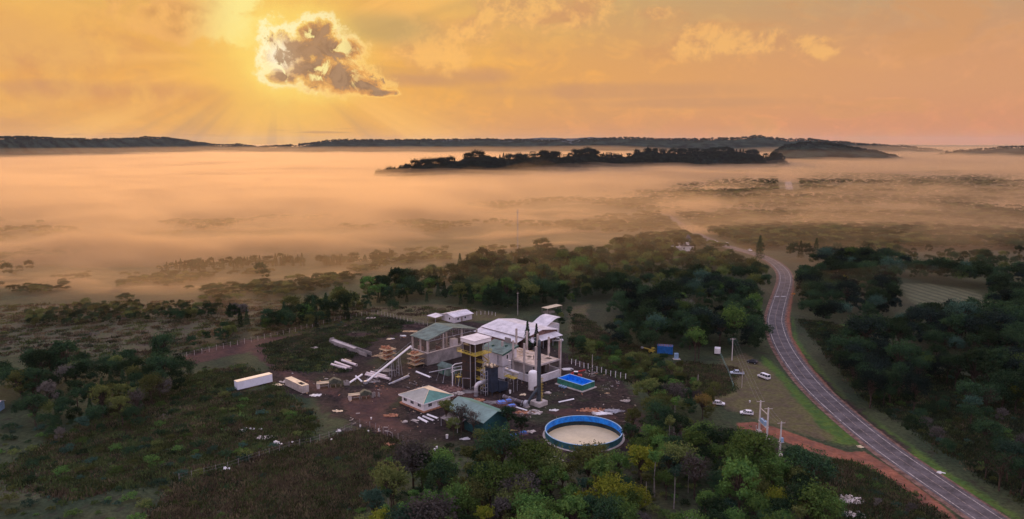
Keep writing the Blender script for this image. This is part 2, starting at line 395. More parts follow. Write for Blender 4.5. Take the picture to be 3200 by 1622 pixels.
for nm, a, w, m, d in (('road_line', 3.0, .12, M_line, None), ('road_line', -3.0, .12, M_line, None), ('road_line', .0, .11, M_lined, None)):
    o = ribbon(nm, RC, a - w, a + w, .086, m, d); tag(o, kind='structure')

FW = [[at(2468, 604, -8), at(2462, 570, -8), at(2450, 535, -8), at(2440, 505, -8)], [at(2364, 566, -8), at(2360, 530, -8), at(2358, 508, -8)]]
for k, P in enumerate(FW):
    o = ribbon('far_road', resample([Vector((q.x, q.y, 0)) for q in P], 20), -7 + 2 * k, 7 - 2 * k, 1.2, mat('pale_dirt_road', (.34, .27, .22), .95, .2, .05)); tag(o, kind='structure')

# ---------------------------------------------------------------- far hills
def hill(pts, dist, depth, m, name='hills', rough=1.0, step=8, foot=-16):
    """a wooded ridge: pts = skyline (px, py) of the photograph, dist = plan distance of the crest"""
    vs, fs, cols = [], [], 0
    xs = []
    px = pts[0][0]
    while px <= pts[-1][0]:
        for (a, b) in zip(pts, pts[1:]):
            if a[0] <= px <= b[0]:
                t = (px - a[0]) / max(1e-6, b[0] - a[0]); py = a[1] + (b[1] - a[1]) * (t * t * (3 - 2 * t)); break
        xs.append((px, py)); px += step
    prof = [(-1, 0), (-.8, .10), (-.6, .28), (-.42, .50), (-.26, .72), (-.12, .90), (0, 1), (.15, .9), (.4, .5), (.7, .15), (1, 0)]
    for (px, py) in xs:
        u = (px - 1600) / FPX; v = (811 - py) / FPX
        d = dist if not isinstance(dist, tuple) else dist[0] + (dist[1] - dist[0]) * sst(px, pts[0][0], pts[-1][0])
        k = d / (CP + v * SP)
        top = CAMH + (-SP + v * CP) * k
        for (f, hgt) in prof:
            y = d + f * depth; x = u * d / CP * (1 + f * depth / d * .5)
            z = foot + (top - foot) * hgt
            s = 1.0 * rough
            z += s * (fbm(x, y, 60 * d / 2500, 3, 2.0)) * 3.5 * (d / 2500) * hgt
            vs.append((x + fbm(x, y, 200, 2) * 12, y + fbm(x, y, 300, 2, 4.) * depth * .12, z))
    n = len(prof)
    for i in range(len(xs) - 1):
        for j in range(n - 1):
            fs.append((i * n + j, (i + 1) * n + j, (i + 1) * n + j + 1, i * n + j + 1))
    o = mesh_obj(name, vs, fs, m, smooth=True); tag(o, kind='structure'); return o
HM = mat('hill_forest', (.022, .034, .026), 1.0, .45, .012, det=8)
RIDGE_L = [(-260, 436), (0, 437), (56, 432), (120, 431), (248, 436), (330, 438), (400, 436), (460, 434), (484, 430), (540, 432), (600, 439), (640, 446), (696, 454), (740, 455), (764, 452), (800, 457), (830, 462), (900, 470)]
RIDGE_C = [(820, 464), (880, 460), (940, 457), (990, 451), (1040, 443), (1090, 441), (1200, 441), (1400, 440), (1520, 439), (1590, 440), (1700, 442), (1760, 441), (1780, 447), (1820, 438), (1948, 434), (2060, 438), (2159, 438), (2250, 436), (2314, 434), (2340, 428), (2355, 428), (2389, 434), (2432, 439), (2500, 438), (2594, 447), (2687, 455), (2780, 460), (2867, 469), (2940, 480)]
RIDGE_N = [(2405, 472), (2440, 456), (2490, 448), (2540, 448), (2600, 456), (2650, 466), (2700, 474), (2760, 488), (2800, 502)]
RIDGE_R = [(2900, 484), (2980, 474), (3059, 468), (3109, 462), (3200, 460), (3500, 463)]
FAR = [(960, 450), (1000, 444), (1040, 442), (1130, 437), (1300, 437), (1400, 434), (1640, 434), (1700, 431), (1860, 430), (2000, 434), (2200, 440), (2700, 452), (2900, 454), (3060, 458), (3200, 460), (3400, 462)]
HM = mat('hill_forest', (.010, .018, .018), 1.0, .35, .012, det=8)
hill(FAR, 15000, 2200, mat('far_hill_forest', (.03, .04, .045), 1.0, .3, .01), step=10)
hill(RIDGE_C, 6200, 1000, HM)
hill(RIDGE_L, (3500, 6400), 700, HM)
hill(RIDGE_R, 4600, 700, HM)
hill(RIDGE_N, 3600, 500, HM)
MIDR = [(1190, 566), (1250, 556), (1290, 545), (1304, 534), (1366, 527), (1428, 519), (1478, 505), (1528, 502), (1600, 512), (1656, 505), (1712, 497), (1749, 504), (1805, 494), (1848, 490), (1880, 504), (1948, 502), (1985, 488), (2022, 482), (2053, 490), (2115, 488), (2178, 483), (2252, 482), (2327, 489), (2358, 493), (2363, 511), (2368, 511), (2374, 500), (2414, 492), (2424, 506), (2440, 522), (2490, 530), (2540, 542)]
hill(MIDR, (1880, 2950), 240, HM, step=5)

# ---------------------------------------------------------------- vegetation
def leaf_mat(name, c1, c2, tr=.22):
    m = bpy.data.materials.new(name); m.use_nodes = True; T = NT(m.node_tree); T.n.clear()
    out = T.node('ShaderNodeOutputMaterial')
    p = T.node('ShaderNodeTexCoord').outputs['Object']
    oi = T.node('ShaderNodeObjectInfo').outputs['Random']
    n = T.noise(p, .55, 3, .6)
    c = T.mix(T.step(n, .35, .65), c1, c2)
    hs = T.node('ShaderNodeHueSaturation'); T.l.new(c, hs.inputs['Color'])
    T.l.new(T.step(oi, 0, 1, .485, .515), hs.inputs['Hue']); T.l.new(T.step(oi, 0, 1, .62, 1.5), hs.inputs['Value'])
    d = T.node('ShaderNodeBsdfDiffuse'); t = T.node('ShaderNodeBsdfTranslucent'); mx = T.node('ShaderNodeMixShader')
    T.l.new(hs.outputs[0], d.inputs[0]); T.l.new(hs.outputs[0], t.inputs[0]); mx.inputs[0].default_value = tr
    T.l.new(d.outputs[0], mx.inputs[1]); T.l.new(t.outputs[0], mx.inputs[2]); T.l.new(mx.outputs[0], out.inputs[0])
    return m
LM = {
 'dark green': leaf_mat('leaf_dark_green', (.018, .040, .022), (.036, .066, .028)),
 'shaded green': leaf_mat('leaf_shaded_green', (.009, .017, .015), (.018, .030, .022), .1),  # darkened leaf copy: the backlit shade of the hills is in its colour
 'mid green': leaf_mat('leaf_mid_green', (.052, .105, .030), (.100, .165, .040)),
 'olive green': leaf_mat('leaf_olive_green', (.075, .098, .032), (.130, .145, .046)),
 'yellow green': leaf_mat('leaf_yellow_green', (.120, .155, .020), (.21, .22, .030)),
 'blue green': leaf_mat('leaf_blue_green', (.030, .066, .048), (.055, .105, .074)),
 'grey brown': leaf_mat('leaf_grey_brown', (.075, .070, .064), (.120, .108, .095), .1),
 'bronze': leaf_mat('leaf_bronze', (.11, .085, .030), (.20, .14, .045)),
}
BARK = mat('tree_bark', (.085, .065, .052), .95, .25, 1.5)
PALEBARK = mat('pale_bark', (.26, .235, .215), .9, .2, 1.5)
rnd = random.Random(11)
def tubes(segs, n=6):
    """tapered limbs: list of polylines [(point, radius), ...]"""
    vs, fs = [], []
    for pl in segs:
        base = len(vs)
        for i, (p, r) in enumerate(pl):
            t = (pl[min(i + 1, len(pl) - 1)][0] - pl[max(i - 1, 0)][0]).normalized()
            a = t.orthogonal().normalized(); b = t.cross(a)
            if i and abs(a.dot(pa)) < .99:
                a = (pa - t * pa.dot(t)).normalized(); b = t.cross(a)
            pa = a
            for k in range(n):
                w = 2 * math.pi * k / n
                vs.append(p + (a * math.cos(w) + b * math.sin(w)) * r)
        for i in range(len(pl) - 1):
            for k in range(n):
                fs.append((base + i * n + k, base + i * n + (k + 1) % n, base + (i + 1) * n + (k + 1) % n, base + (i + 1) * n + k))
        fs.append(tuple(base + (len(pl) - 1) * n + k for k in range(n)))
        fs.append(tuple(base + k for k in range(n))[::-1])
    return vs, fs
def leaves(vs, fs, c, rad, n, size, rg, flat=1.0, out=None):
    for _ in range(n):
        d = Vector((rg.gauss(0, 1), rg.gauss(0, 1), rg.gauss(0, 1))).normalized()
        rr = rad * rg.random() ** .4
        p = c + Vector((d.x * rr, d.y * rr, d.z * rr * flat))
        nn = (d + Vector((rg.gauss(0, .7), rg.gauss(0, .7), rg.gauss(.25, .7)))).normalized()
        a = nn.orthogonal().normalized(); a.rotate(Matrix.Rotation(rg.random() * 6.28, 3, nn)); b = nn.cross(a)
        s = size * rg.uniform(.6, 1.35); k = len(vs)
        vs += [p - a * s * .5, p + b * s * .32, p + a * s * .5, p - b * s * .32]
        fs.append((k, k + 1, k + 2, k + 3))
def crown_mesh(kind, seed):
    """returns crown mesh and trunk mesh of a 10 m tree of that habit"""
    rg = random.Random(seed); vs, fs, limbs = [], [], []
    V = Vector
    if kind in ('round', 'broad', 'bare'):
        cr = {'round': 3.1, 'broad': 4.4, 'bare': 3.4}[kind]; ch = {'round': 3.0, 'broad': 2.5, 'bare': 3.0}[kind]
        cz = 10 - ch * .95
        nb = 15 if kind != 'broad' else 19
        subs = []
        for i in range(nb):
            a = i * 2.4 + rg.random() * .8; f = math.sqrt((i + .6) / nb)
            el = math.acos(max(0, min(1, f))) * rg.uniform(.75, 1.05)
            rr = cr * rg.uniform(.70, 1.05)
            c = V((math.cos(a) * rr * f * .82, math.sin(a) * rr * f * .82, cz + ch * .72 * math.sin(el) * rg.uniform(.6, 1.1) + rg.uniform(-.5, .3)))
            subs.append((c, cr * rg.uniform(.17, .42)))
        for i in range(5):
            a = rg.random() * 6.28; subs.append((V((math.cos(a) * cr * .7, math.sin(a) * cr * .7, cz - ch * rg.uniform(.2, .75))), cr * .3))
        nl = {'round': 92, 'broad': 84, 'bare': 26}[kind]
        for c, r in subs:
            leaves(vs, fs, c, r, int(nl * (r / (cr * .33)) ** 1.5), .42 if kind != 'bare' else .34, rg, .8)
            # twigs of leaves standing off each clump break its outline
            for _ in range(8):
                d = V((rg.gauss(0, 1), rg.gauss(0, 1), abs(rg.gauss(0, 1)))).normalized()
                leaves(vs, fs, c + d * r * rg.uniform(1.0, 1.35), r * .26, 5, .36, rg)
            mid = V((c.x * .35, c.y * .35, cz - ch * .9 + (c.z - cz + ch) * .35))
            limbs.append([(V((0, 0, 3.2 + rg.random())), .13), (mid, .10), (c, .03)])
            if kind == 'bare':
                for _ in range(6):
                    d = V((rg.gauss(0, 1), rg.gauss(0, 1), rg.gauss(.4, .8))).normalized()
                    limbs.append([(c * .8 + mid * .2, .05), (c + d * r * .8, .035), (c + d * r * 1.5, .015)])
        trunk = [(V((0, 0, -.3)), .27), (V((rg.uniform(-.2, .2), rg.uniform(-.2, .2), 2.5)), .19), (V((rg.uniform(-.3, .3), rg.uniform(-.3, .3), 5.5)), .11), (V((0, 0, 8.5)), .04)]
    elif kind == 'conifer':
        for k in range(26):
            z = 1.6 + 8.3 * k / 26; rr = 1.75 * (1 - (k / 26) ** 1.4) + .12
            for j in range(6):
                a = j * 1.05 + k * .7 + rg.random() * .5
                c = V((math.cos(a) * rr * rg.uniform(.45, .85), math.sin(a) * rr * rg.uniform(.45, .85), z + rg.uniform(-.2, .2)))
                leaves(vs, fs, c, rr * .34 + .12, 10, .36, rg, .7)
        trunk = [(V((0, 0, -.3)), .22), (V((0, 0, 5)), .13), (V((0, 0, 9.9)), .03)]
    elif kind == 'araucaria':                                     # tall bare stem, flat tiered top
        for k in range(5):
            z = 6.4 + k * .85; rr = 2.6 - abs(k - 2.2) * .42
            for j in range(9):
                a = j * .7 + k * .4; c = V((math.cos(a) * rr, math.sin(a) * rr, z + .3))
                leaves(vs, fs, c, .62, 20, .40, rg, .6)
                limbs.append([(V((0, 0, z - .4)), .07), (c * 1.0, .03)])
        trunk = [(V((0, 0, -.3)), .2), (V((0, 0, 6)), .14), (V((0, 0, 10)), .06)]
    elif kind == 'slender':                                       # tall pale stem with a small tuft
        for k in range(11):
            a = k * 2.4; c = V((math.cos(a) * 1.1 * rg.random(), math.sin(a) * 1.1 * rg.random(), 8.6 + rg.uniform(-.9, .9)))
            leaves(vs, fs, c, .72, 62, .36, rg, .8)
            limbs.append([(V((0, 0, 7.2)), .05), (c, .02)])
        trunk = [(V((0, 0, -.3)), .16), (V((.15, .1, 4)), .11), (V((0, 0, 8.8)), .05)]
    elif kind == 'bush':
        for k in range(9):
            a = k * 2.4; f = math.sqrt(k / 9); c = V((math.cos(a) * 2.2 * f, math.sin(a) * 2.2 * f, 1.0 + rg.uniform(.0, .9) * (1.2 - f)))
            leaves(vs, fs, c, rg.uniform(.7, 1.15), 46, .38, rg, .75)
        trunk = [(V((0, 0, -.2)), .08), (V((0, 0, 1.2)), .04)]
    tv, tf = tubes([trunk] + limbs, 5)
    return (vs, fs), (tv, tf)
VAR = [('round', 1), ('round', 2), ('broad', 3), ('broad', 4), ('bare', 5), ('conifer', 6), ('araucaria', 7), ('slender', 8), ('bush', 9), ('bush', 10)]
HABIT = {'round': 'round-crowned', 'broad': 'broad-crowned', 'bare': 'sparse', 'conifer': 'pointed conifer', 'araucaria': 'tiered flat-topped', 'slender': 'slender pale-stemmed', 'bush': 'bushy'}
_geo = {}
def geo(vi):
    if vi not in _geo: _geo[vi] = crown_mesh(*VAR[vi])
    return _geo[vi]
_me = {}
def crown_me(vi, colour):
    k = (vi, colour)
    if k not in _me:
        (vs, fs), _ = geo(vi)
        me = bpy.data.meshes.new('crown'); me.from_pydata([tuple(v) for v in vs], [], fs); me.materials.append(LM[colour]); _me[k] = me
    return _me[k]
def trunk_me(vi, pale):
    k = (vi, 't', pale)
    if k not in _me:
        _, (vs, fs) = geo(vi)
        me = bpy.data.meshes.new('trunk'); me.from_pydata([tuple(v) for v in vs], [], fs); me.materials.append(PALEBARK if pale else BARK); _me[k] = me
    return _me[k]
def tree(x, y, h, vi, colour, rot=0, wide=1.0, name=None, pale=False):
    kind = VAR[vi][0]
    name = name or {'conifer': 'conifer_tree', 'bush': 'bush'}.get(kind, 'tree')
    e = bpy.data.objects.new(name, None); COL.objects.link(e); e.empty_display_size = 1
    e.location = (x, y, terrain(x, y)); e.rotation_euler = (0, 0, rot); s = h / 10 if kind != 'bush' else h / 3
    e.scale = (s * wide, s * wide, s)
    c = bpy.data.objects.new('crown', crown_me(vi, colour)); COL.objects.link(c); c.parent = e
    t = bpy.data.objects.new('trunk', trunk_me(vi, pale or kind == 'slender')); COL.objects.link(t); t.parent = e
    return e
# woods outlined in the photograph: (outline of the crowns, spacing factor, heights, colour and habit weights)
SG = 'shaded green'
DK, MD, OL, YG, BL, GR = 'dark green', 'mid green', 'olive green', 'yellow green', 'blue green', 'grey brown'
WOODS = [
 # big wood at the bottom
 ([(1095, 1640), (1180, 1560), (1240, 1480), (1330, 1440), (1420, 1450), (1520, 1440), (1640, 1430), (1700, 1450), (1800, 1460), (1920, 1440), (1960, 1400), (2000, 1330), (2060, 1280), (2160, 1290), (2220, 1320), (2300, 1380), (2400, 1420), (2470, 1490), (2590, 1500), (2620, 1560), (2600, 1640), (2500, 1760), (1000, 1760)], .86, (8, 13), {MD: 8, DK: 4, OL: 3.5, BL: .4, GR: .35, YG: .35}, [0, 1, 2, 3, 0, 2, 7]),
 ([(1940, 1180), (2010, 1190), (2080, 1230), (2060, 1290), (1990, 1300), (1960, 1260)], 1.0, (6, 9), {OL: 3, MD: 3, GR: 1}, [0, 1, 4]),
 ([(2060, 1215), (2140, 1200), (2230, 1250), (2240, 1300), (2120, 1320), (2040, 1280)], 1.0, (6, 9), {OL: 3, MD: 2, GR: 1, DK: 2}, [0, 1, 2]),
 # left wood
 ([(-120, 1150), (40, 1130), (100, 1110), (200, 1090), (260, 1120), (400, 1110), (520, 1080), (580, 1150), (560, 1210), (470, 1260), (380, 1300), (240, 1290), (100, 1300), (-120, 1300)], 1.0, (8, 13), {DK: 8, OL: 1.5, GR: 1}, [0, 1, 2, 5, 0]),
 ([(-120, 1300), (100, 1300), (240, 1290), (330, 1300), (300, 1360), (180, 1400), (-120, 1440)], 1.5, (4, 8), {DK: 5, BL: 1, GR: 1}, [0, 2, 4, 1]),
 ([(590, 1060), (640, 1030), (720, 1010), (770, 1040), (760, 1062), (600, 1090)], 1.0, (6, 9), {DK: 6, OL: 1}, [0, 1]),
 ([(710, 960), (760, 950), (780, 990), (740, 1010), (715, 990)], 1.2, (6, 9), {DK: 4, GR: 1}, [0, 1, 5]),
 ([(800, 1050), (830, 985), (960, 950), (1100, 910), (1250, 860), (1400, 830), (1560, 800), (1700, 770), (1850, 790), (1960, 900), (1800, 920), (1640, 945), (1480, 952), (1260, 945), (1150, 975), (1000, 1005), (900, 1035)], .85, (7, 13), {DK: 7, OL: 2, MD: 1}, [0, 1, 2, 5, 0]),
 ([(1680, 955), (1720, 940), (1790, 960), (1790, 1020), (1720, 1015)], 1.2, (5, 8), {OL: 2, DK: 5}, [0, 1]),
 # middle wood by the road
 ([(1900, 960), (2000, 900), (2100, 880), (2280, 880), (2380, 930), (2400, 1010), (2420, 1080), (2370, 1115), (2290, 1090), (2180, 1090), (2100, 1070), (2040, 1070), (1960, 1090), (1900, 1020)], .95, (9, 15), {DK: 9, MD: .8, BL: 1, GR: .4, SG: 3}, [0, 1, 2, 3]),
 ([(1800, 800), (2000, 740), (2150, 755), (2260, 790), (2360, 800), (2400, 850), (2410, 900), (2380, 930), (2280, 880), (2100, 870), (1950, 900)], 1.1, (7, 12), {DK: 6, OL: 3, MD: 1}, [0, 1, 2]),
 ([(1780, 1080), (1900, 1060), (1960, 1090), (2070, 1100), (2140, 1140), (2270, 1170), (2290, 1230), (2200, 1240), (2100, 1190), (1960, 1160), (1860, 1120)], 1.0, (5, 8), {DK: 3, OL: 4, MD: 1}, [0, 1, 2]),
 # right of the road
 ([(2490, 830), (2560, 800), (2660, 790), (2800, 800), (2960, 830), (3120, 850), (3320, 830), (3320, 960), (3120, 960), (3030, 905), (2900, 880), (2810, 886), (2800, 950), (2700, 1010), (2600, 1010), (2520, 960), (2500, 900)], 1.0, (8, 14), {DK: 9, BL: .7, MD: .4, SG: 3}, [0, 1, 2, 3]),
 ([(2720, 1010), (2850, 960), (2960, 950), (3080, 965), (3320, 960), (3320, 1200), (3200, 1240), (3060, 1180), (2960, 1160), (2860, 1230), (2760, 1240), (2660, 1160), (2580, 1060), (2640, 1050)], .95, (9, 15), {DK: 9, BL: .7, MD: .4, SG: 4}, [0, 1, 2, 3]),
 ([(3060, 1180), (3320, 1190), (3320, 1640), (3160, 1560), (3060, 1420), (3000, 1300)], 1.15, (7, 12), {DK: 6, BL: 2, GR: 1.5, MD: 1}, [0, 1, 2, 4]),
 ([(2800, 1240), (2960, 1240), (3000, 1360), (2980, 1430), (2860, 1370), (2740, 1280)], 1.5, (5, 9), {DK: 6, GR: 1}, [0, 1, 2]),
 ([(2640, 1580), (2760, 1540), (2880, 1590), (2900, 1660), (2640, 1660)], 1.6, (3, 5), {DK: 2, BL: 3, GR: 1}, [0, 4]),
 ([(60, 975), (240, 950), (420, 945), (720, 950), (640, 990), (300, 1000), (80, 1010)], .9, (3.5, 6), {DK: 5, OL: 2}, [0, 1, 2]),
 # misty land beyond, right
 ([(2500, 760), (2700, 770), (3300, 800), (3300, 850), (3120, 850), (2800, 800), (2560, 800)], 1.5, (6, 10), {DK: 5, OL: 1}, [0, 1, 2]),
]
BUSHES = [
 ([(-100, 1290), (330, 1300), (480, 1260), (620, 1200), (900, 1240), (1000, 1300), (960, 1390), (720, 1460), (560, 1500), (420, 1640), (-100, 1700)], 1.35, (.8, 3.0), {MD: 3, DK: 4, OL: 3, BL: 2, YG: .12}),
 ([(560, 1500), (720, 1465), (960, 1400), (1110, 1350), (1290, 1400), (1190, 1520), (1080, 1660), (420, 1700), (480, 1560)], 1.7, (.5, 1.5), {OL: 4, GR: 3, BL: 1, MD: 1}),
 ([(840, 1110), (960, 1100), (1070, 1110), (1000, 1160), (860, 1145)], .6, (.7, 1.6), {DK: 4, OL: 3}),
 ([(500, 1150), (800, 1140), (760, 1180), (700, 1240), (500, 1250)], 1.0, (.6, 1.6), {DK: 2, OL: 4, MD: 1}),
 ([(1790, 1110), (1980, 1180), (2160, 1230), (2100, 1180), (1900, 1090), (1820, 1040)], .6, (1.0, 2.6), {OL: 5, GR: 2, MD: 1}),
 ([(0, 960), (800, 940), (800, 1000), (560, 1070), (0, 1120)], 5.0, (.6, 2.0), {DK: 3, OL: 3, GR: 1}),
 ([(2500, 1000), (2700, 1240), (3000, 1440), (3300, 1640), (3300, 1150), (2900, 1150), (2700, 1100), (2560, 1000)], 1.25, (.7, 2.2), {DK: 4, BL: 2, MD: 2, OL: 1}),
 ([(2560, 1440), (2700, 1470), (2900, 1590), (2900, 1680), (2560, 1680)], .85, (.5, 1.8), {DK: 2, BL: 3, OL: 1, MD: 2}),
 ([(1200, 1370), (1500, 1400), (1700, 1430), (1960, 1400), (2000, 1300), (2100, 1330), (2480, 1420), (2600, 1640), (1100, 1640)], 1.0, (.7, 2.4), {DK: 4, MD: 2, OL: 2, GR: 1}),
 ([(1190, 985), (820, 1075), (560, 1135), (540, 1120), (800, 1055), (1180, 970)], .5, (.4, 1.1), {OL: 3, GR: 2}),
 ([(1180, 1000), (1360, 1015), (1480, 1010), (1430, 1040), (1160, 1060), (1000, 1075)], 1.1, (.3, .9), {OL: 2, DK: 2}),
]
ROADW = [p.xy.copy() for p in RC[::4]]
def near_road(x, y, dmin=7.5):
    for p in ROADW:
        if abs(p.x - x) < dmin and abs(p.y - y) < dmin and (p.x - x) ** 2 + (p.y - y) ** 2 < dmin * dmin: return True
    return False
KEEP = []            # (x, y, r) spots kept free of plants: filled by the things of the yard
SOILP = [wpoly(p) for p in COVER['soil'][:1]]
CLEARP = [wpoly(p) for p in COVER['clay'][:1] + [COVER['lawn'][0], COVER['lawn'][2]] + COVER['crop'] + COVER['red'][:1] + [[(2800, 886), (3120, 950), (3080, 985), (2960, 985), (2880, 1010), (2820, 985)], [(2585, 1020), (2640, 1010), (2730, 1022), (2720, 1095), (2640, 1100), (2600, 1060)], [(1790, 955), (1850, 945), (1905, 1000), (1905, 1075), (1830, 1065)]]]
def pick(w, rg):
    t = sum(w.values()); r = rg.random() * t
    for k, v in w.items():
        r -= v
        if r <= 0: return k
    return k
def scatter():
    rg = random.Random(5); trees, bushes = [], []
    def run(poly, step, hz, colours, kinds, dest, zc):
        wp = wpoly(poly, zc)
        xs = [p[0] for p in wp]; ys = [p[1] for p in wp]
        x = min(xs)
        while x < max(xs):
            y = min(ys)
            while y < max(ys):
                px_, py_ = x + rg.uniform(-.45, .45) * step, y + rg.uniform(-.45, .45) * step
                y += step
                if not inpoly((px_, py_), wp) or near_road(px_, py_, 9.5 if zc > 3 else 6.5): continue
                if any((px_ - a) ** 2 + (py_ - b) ** 2 < r * r for a, b, r in KEEP): continue
                if any(inpoly((px_, py_), c) for c in CLEARP): continue
                if zc > 3 and any(inpoly((px_, py_), c) for c in SOILP): continue
                gap = fbm(px_, py_, 26 if zc > 3 else 14, 3, 11.0)
                if gap < (-.40 if poly[0][1] > 1400 or poly[0][0] > 2600 or poly[0][0] == 800 else -.30): continue
                h = (hz[0] + (hz[1] - hz[0]) * rg.random() ** 1.8) * (1 if zc < 3 else .82 + .5 * max(0, gap + .2))
                dest.append((px_, py_, h, rg.choice(kinds), pick(colours, rg), rg.uniform(0, 6.28)))
            x += step
    for poly, sp, hz, colours, kinds in WOODS:
        zc = sum(hz) / 2 * .62
        run(poly, 5.6 * sp * (sum(hz) / 20) ** .5, hz, colours, kinds, trees, zc)
    for poly, sp, hz, colours in BUSHES:
        run(poly, 3.1 * sp, hz, colours, [8, 9], bushes, .5)
    # the foggy plain: patches of wood
    y = 560.0
    while y < 3300:
        step = 7 + (y - 560) * .007
        x = -.75 * y
        while x < .8 * y:
            a, b = x + rg.uniform(-.5, .5) * step, y + rg.uniform(-.5, .5) * step
            x += step
            v = fbm(a, b, 160, 4, 7.0) - .25 + .85 * sst(a, 20, 260)
            if b < (yb(a) + 60 if a < 100 else 575) or near_road(a, b, 12): continue
            px, py = px_of(a, b, -5)
            if 2150 < px < 2500 and py > 690: v += .1
            if any(seg_d((a, b), P[i].xy, P[i + 1].xy) < 22 for P in FW for i in range(len(P) - 1)): continue
            if v > .08: trees.append((a, b, rg.uniform(3.8, 6.2) * (1 + .3 * v), rg.choice([0, 1, 0, 1, 2]), rg.choice([DK, DK, OL]), rg.random() * 6.28))
        y += step
    y = 385.0
    while y < 600:                                  # low scrub trees towards the fog on the left
        x = -.75 * y
        while x < 40:
            a, b = x + rg.uniform(-3, 3), y + rg.uniform(-3, 3); x += 4.6
            if b < yb(a) + 5 or b > yb(a) + 150 or fbm(a, b, 45, 3, 3.3) < .13: continue
            trees.append((a, b, rg.uniform(2.2, 4.7), rg.choice([0, 1, 2]), rg.choice([DK, DK, OL]), rg.random() * 6))
        y += 4.6
    # the ragged line of tree tops in the mist on the left
    for i in range(150):
        t = i / 149; px = 500 + 730 * t; py = 812 - 34 * t + 6 * math.sin(t * 9)
        for k in range(2):
            if rg.random() < .45 + .3 * math.sin(i * .21): continue
            p = at(px + rg.uniform(-6, 6), py - k * 10, 0)
            trees.append((p.x, p.y, rg.uniform(5, 10), rg.choice([0, 5, 5, 1]), DK, rg.random() * 6))
    for px, py, h in ((22, 850, 13), (90, 815, 11), (60, 820, 8), (815, 858, 14), (830, 860, 10), (1680, 782, 12), (1700, 785, 14), (1716, 786, 10), (1757, 784, 8), (2372, 806, 20), (2480, 798, 13), (2500, 800, 15), (2518, 800, 13), (2548, 800, 17), (2470, 800, 11), (2530, 803, 10)):
        p = at(px, py + 14, 0); trees.append((p.x, p.y, h, 5 if h > 14 else 1, DK, 0))
    return trees, bushes
def gn_scatter(name, pts, protos, label, cat, kind='stuff', seed=1):
    """one object that repeats the crowns given in protos on its points"""
    me = bpy.data.meshes.new(name); me.from_pydata([(p[0], p[1], p[2]) for p in pts], [], [])
    for nm, ty, vals in (('pick', 'INT', [p[4] for p in pts]), ('size', 'FLOAT_VECTOR', [c for p in pts for c in p[3]]), ('turn', 'FLOAT', [p[5] for p in pts])):
        a = me.attributes.new(nm, ty, 'POINT'); a.data.foreach_set('vector' if ty == 'FLOAT_VECTOR' else 'value', vals)
    o = bpy.data.objects.new(name, me); COL.objects.link(o)
    g = bpy.data.node_groups.new(name, 'GeometryNodeTree')
    g.interface.new_socket('Geometry', in_out='INPUT', socket_type='NodeSocketGeometry'); g.interface.new_socket('Geometry', in_out='OUTPUT', socket_type='NodeSocketGeometry')
    N, L = g.nodes, g.links
    gi, go = N.new('NodeGroupInput'), N.new('NodeGroupOutput')
    gti = N.new('GeometryNodeGeometryToInstance')
    for ob in reversed(protos):
        oi = N.new('GeometryNodeObjectInfo'); oi.inputs['Object'].default_value = ob; oi.inputs['As Instance'].default_value = True
        L.new(oi.outputs['Geometry'], gti.inputs[0])
    def attr(nm, ty):
        n = N.new('GeometryNodeInputNamedAttribute'); n.data_type = ty; n.inputs['Name'].default_value = nm; return n.outputs[0]
    iop = N.new('GeometryNodeInstanceOnPoints'); iop.inputs['Pick Instance'].default_value = True
    join = N.new('GeometryNodeJoinGeometry')
    for ob in reversed(protos):
        oi = N.new('GeometryNodeObjectInfo'); oi.inputs['Object'].default_value = ob; oi.inputs['As Instance'].default_value = True
        L.new(oi.outputs['Geometry'], join.inputs[0])
    L.new(gi.outputs[0], iop.inputs['Points']); L.new(join.outputs[0], iop.inputs['Instance'])
    L.new(attr('pick', 'INT'), iop.inputs['Instance Index'])
    cx = N.new('ShaderNodeCombineXYZ'); L.new(attr('turn', 'FLOAT'), cx.inputs[2])
    L.new(cx.outputs[0], iop.inputs['Rotation']); L.new(attr('size', 'FLOAT_VECTOR'), iop.inputs['Scale'])
    L.new(iop.outputs[0], go.inputs[0])
    md = o.modifiers.new('scatter', 'NODES'); md.node_group = g
    tag(o, label, cat, kind=kind); return o

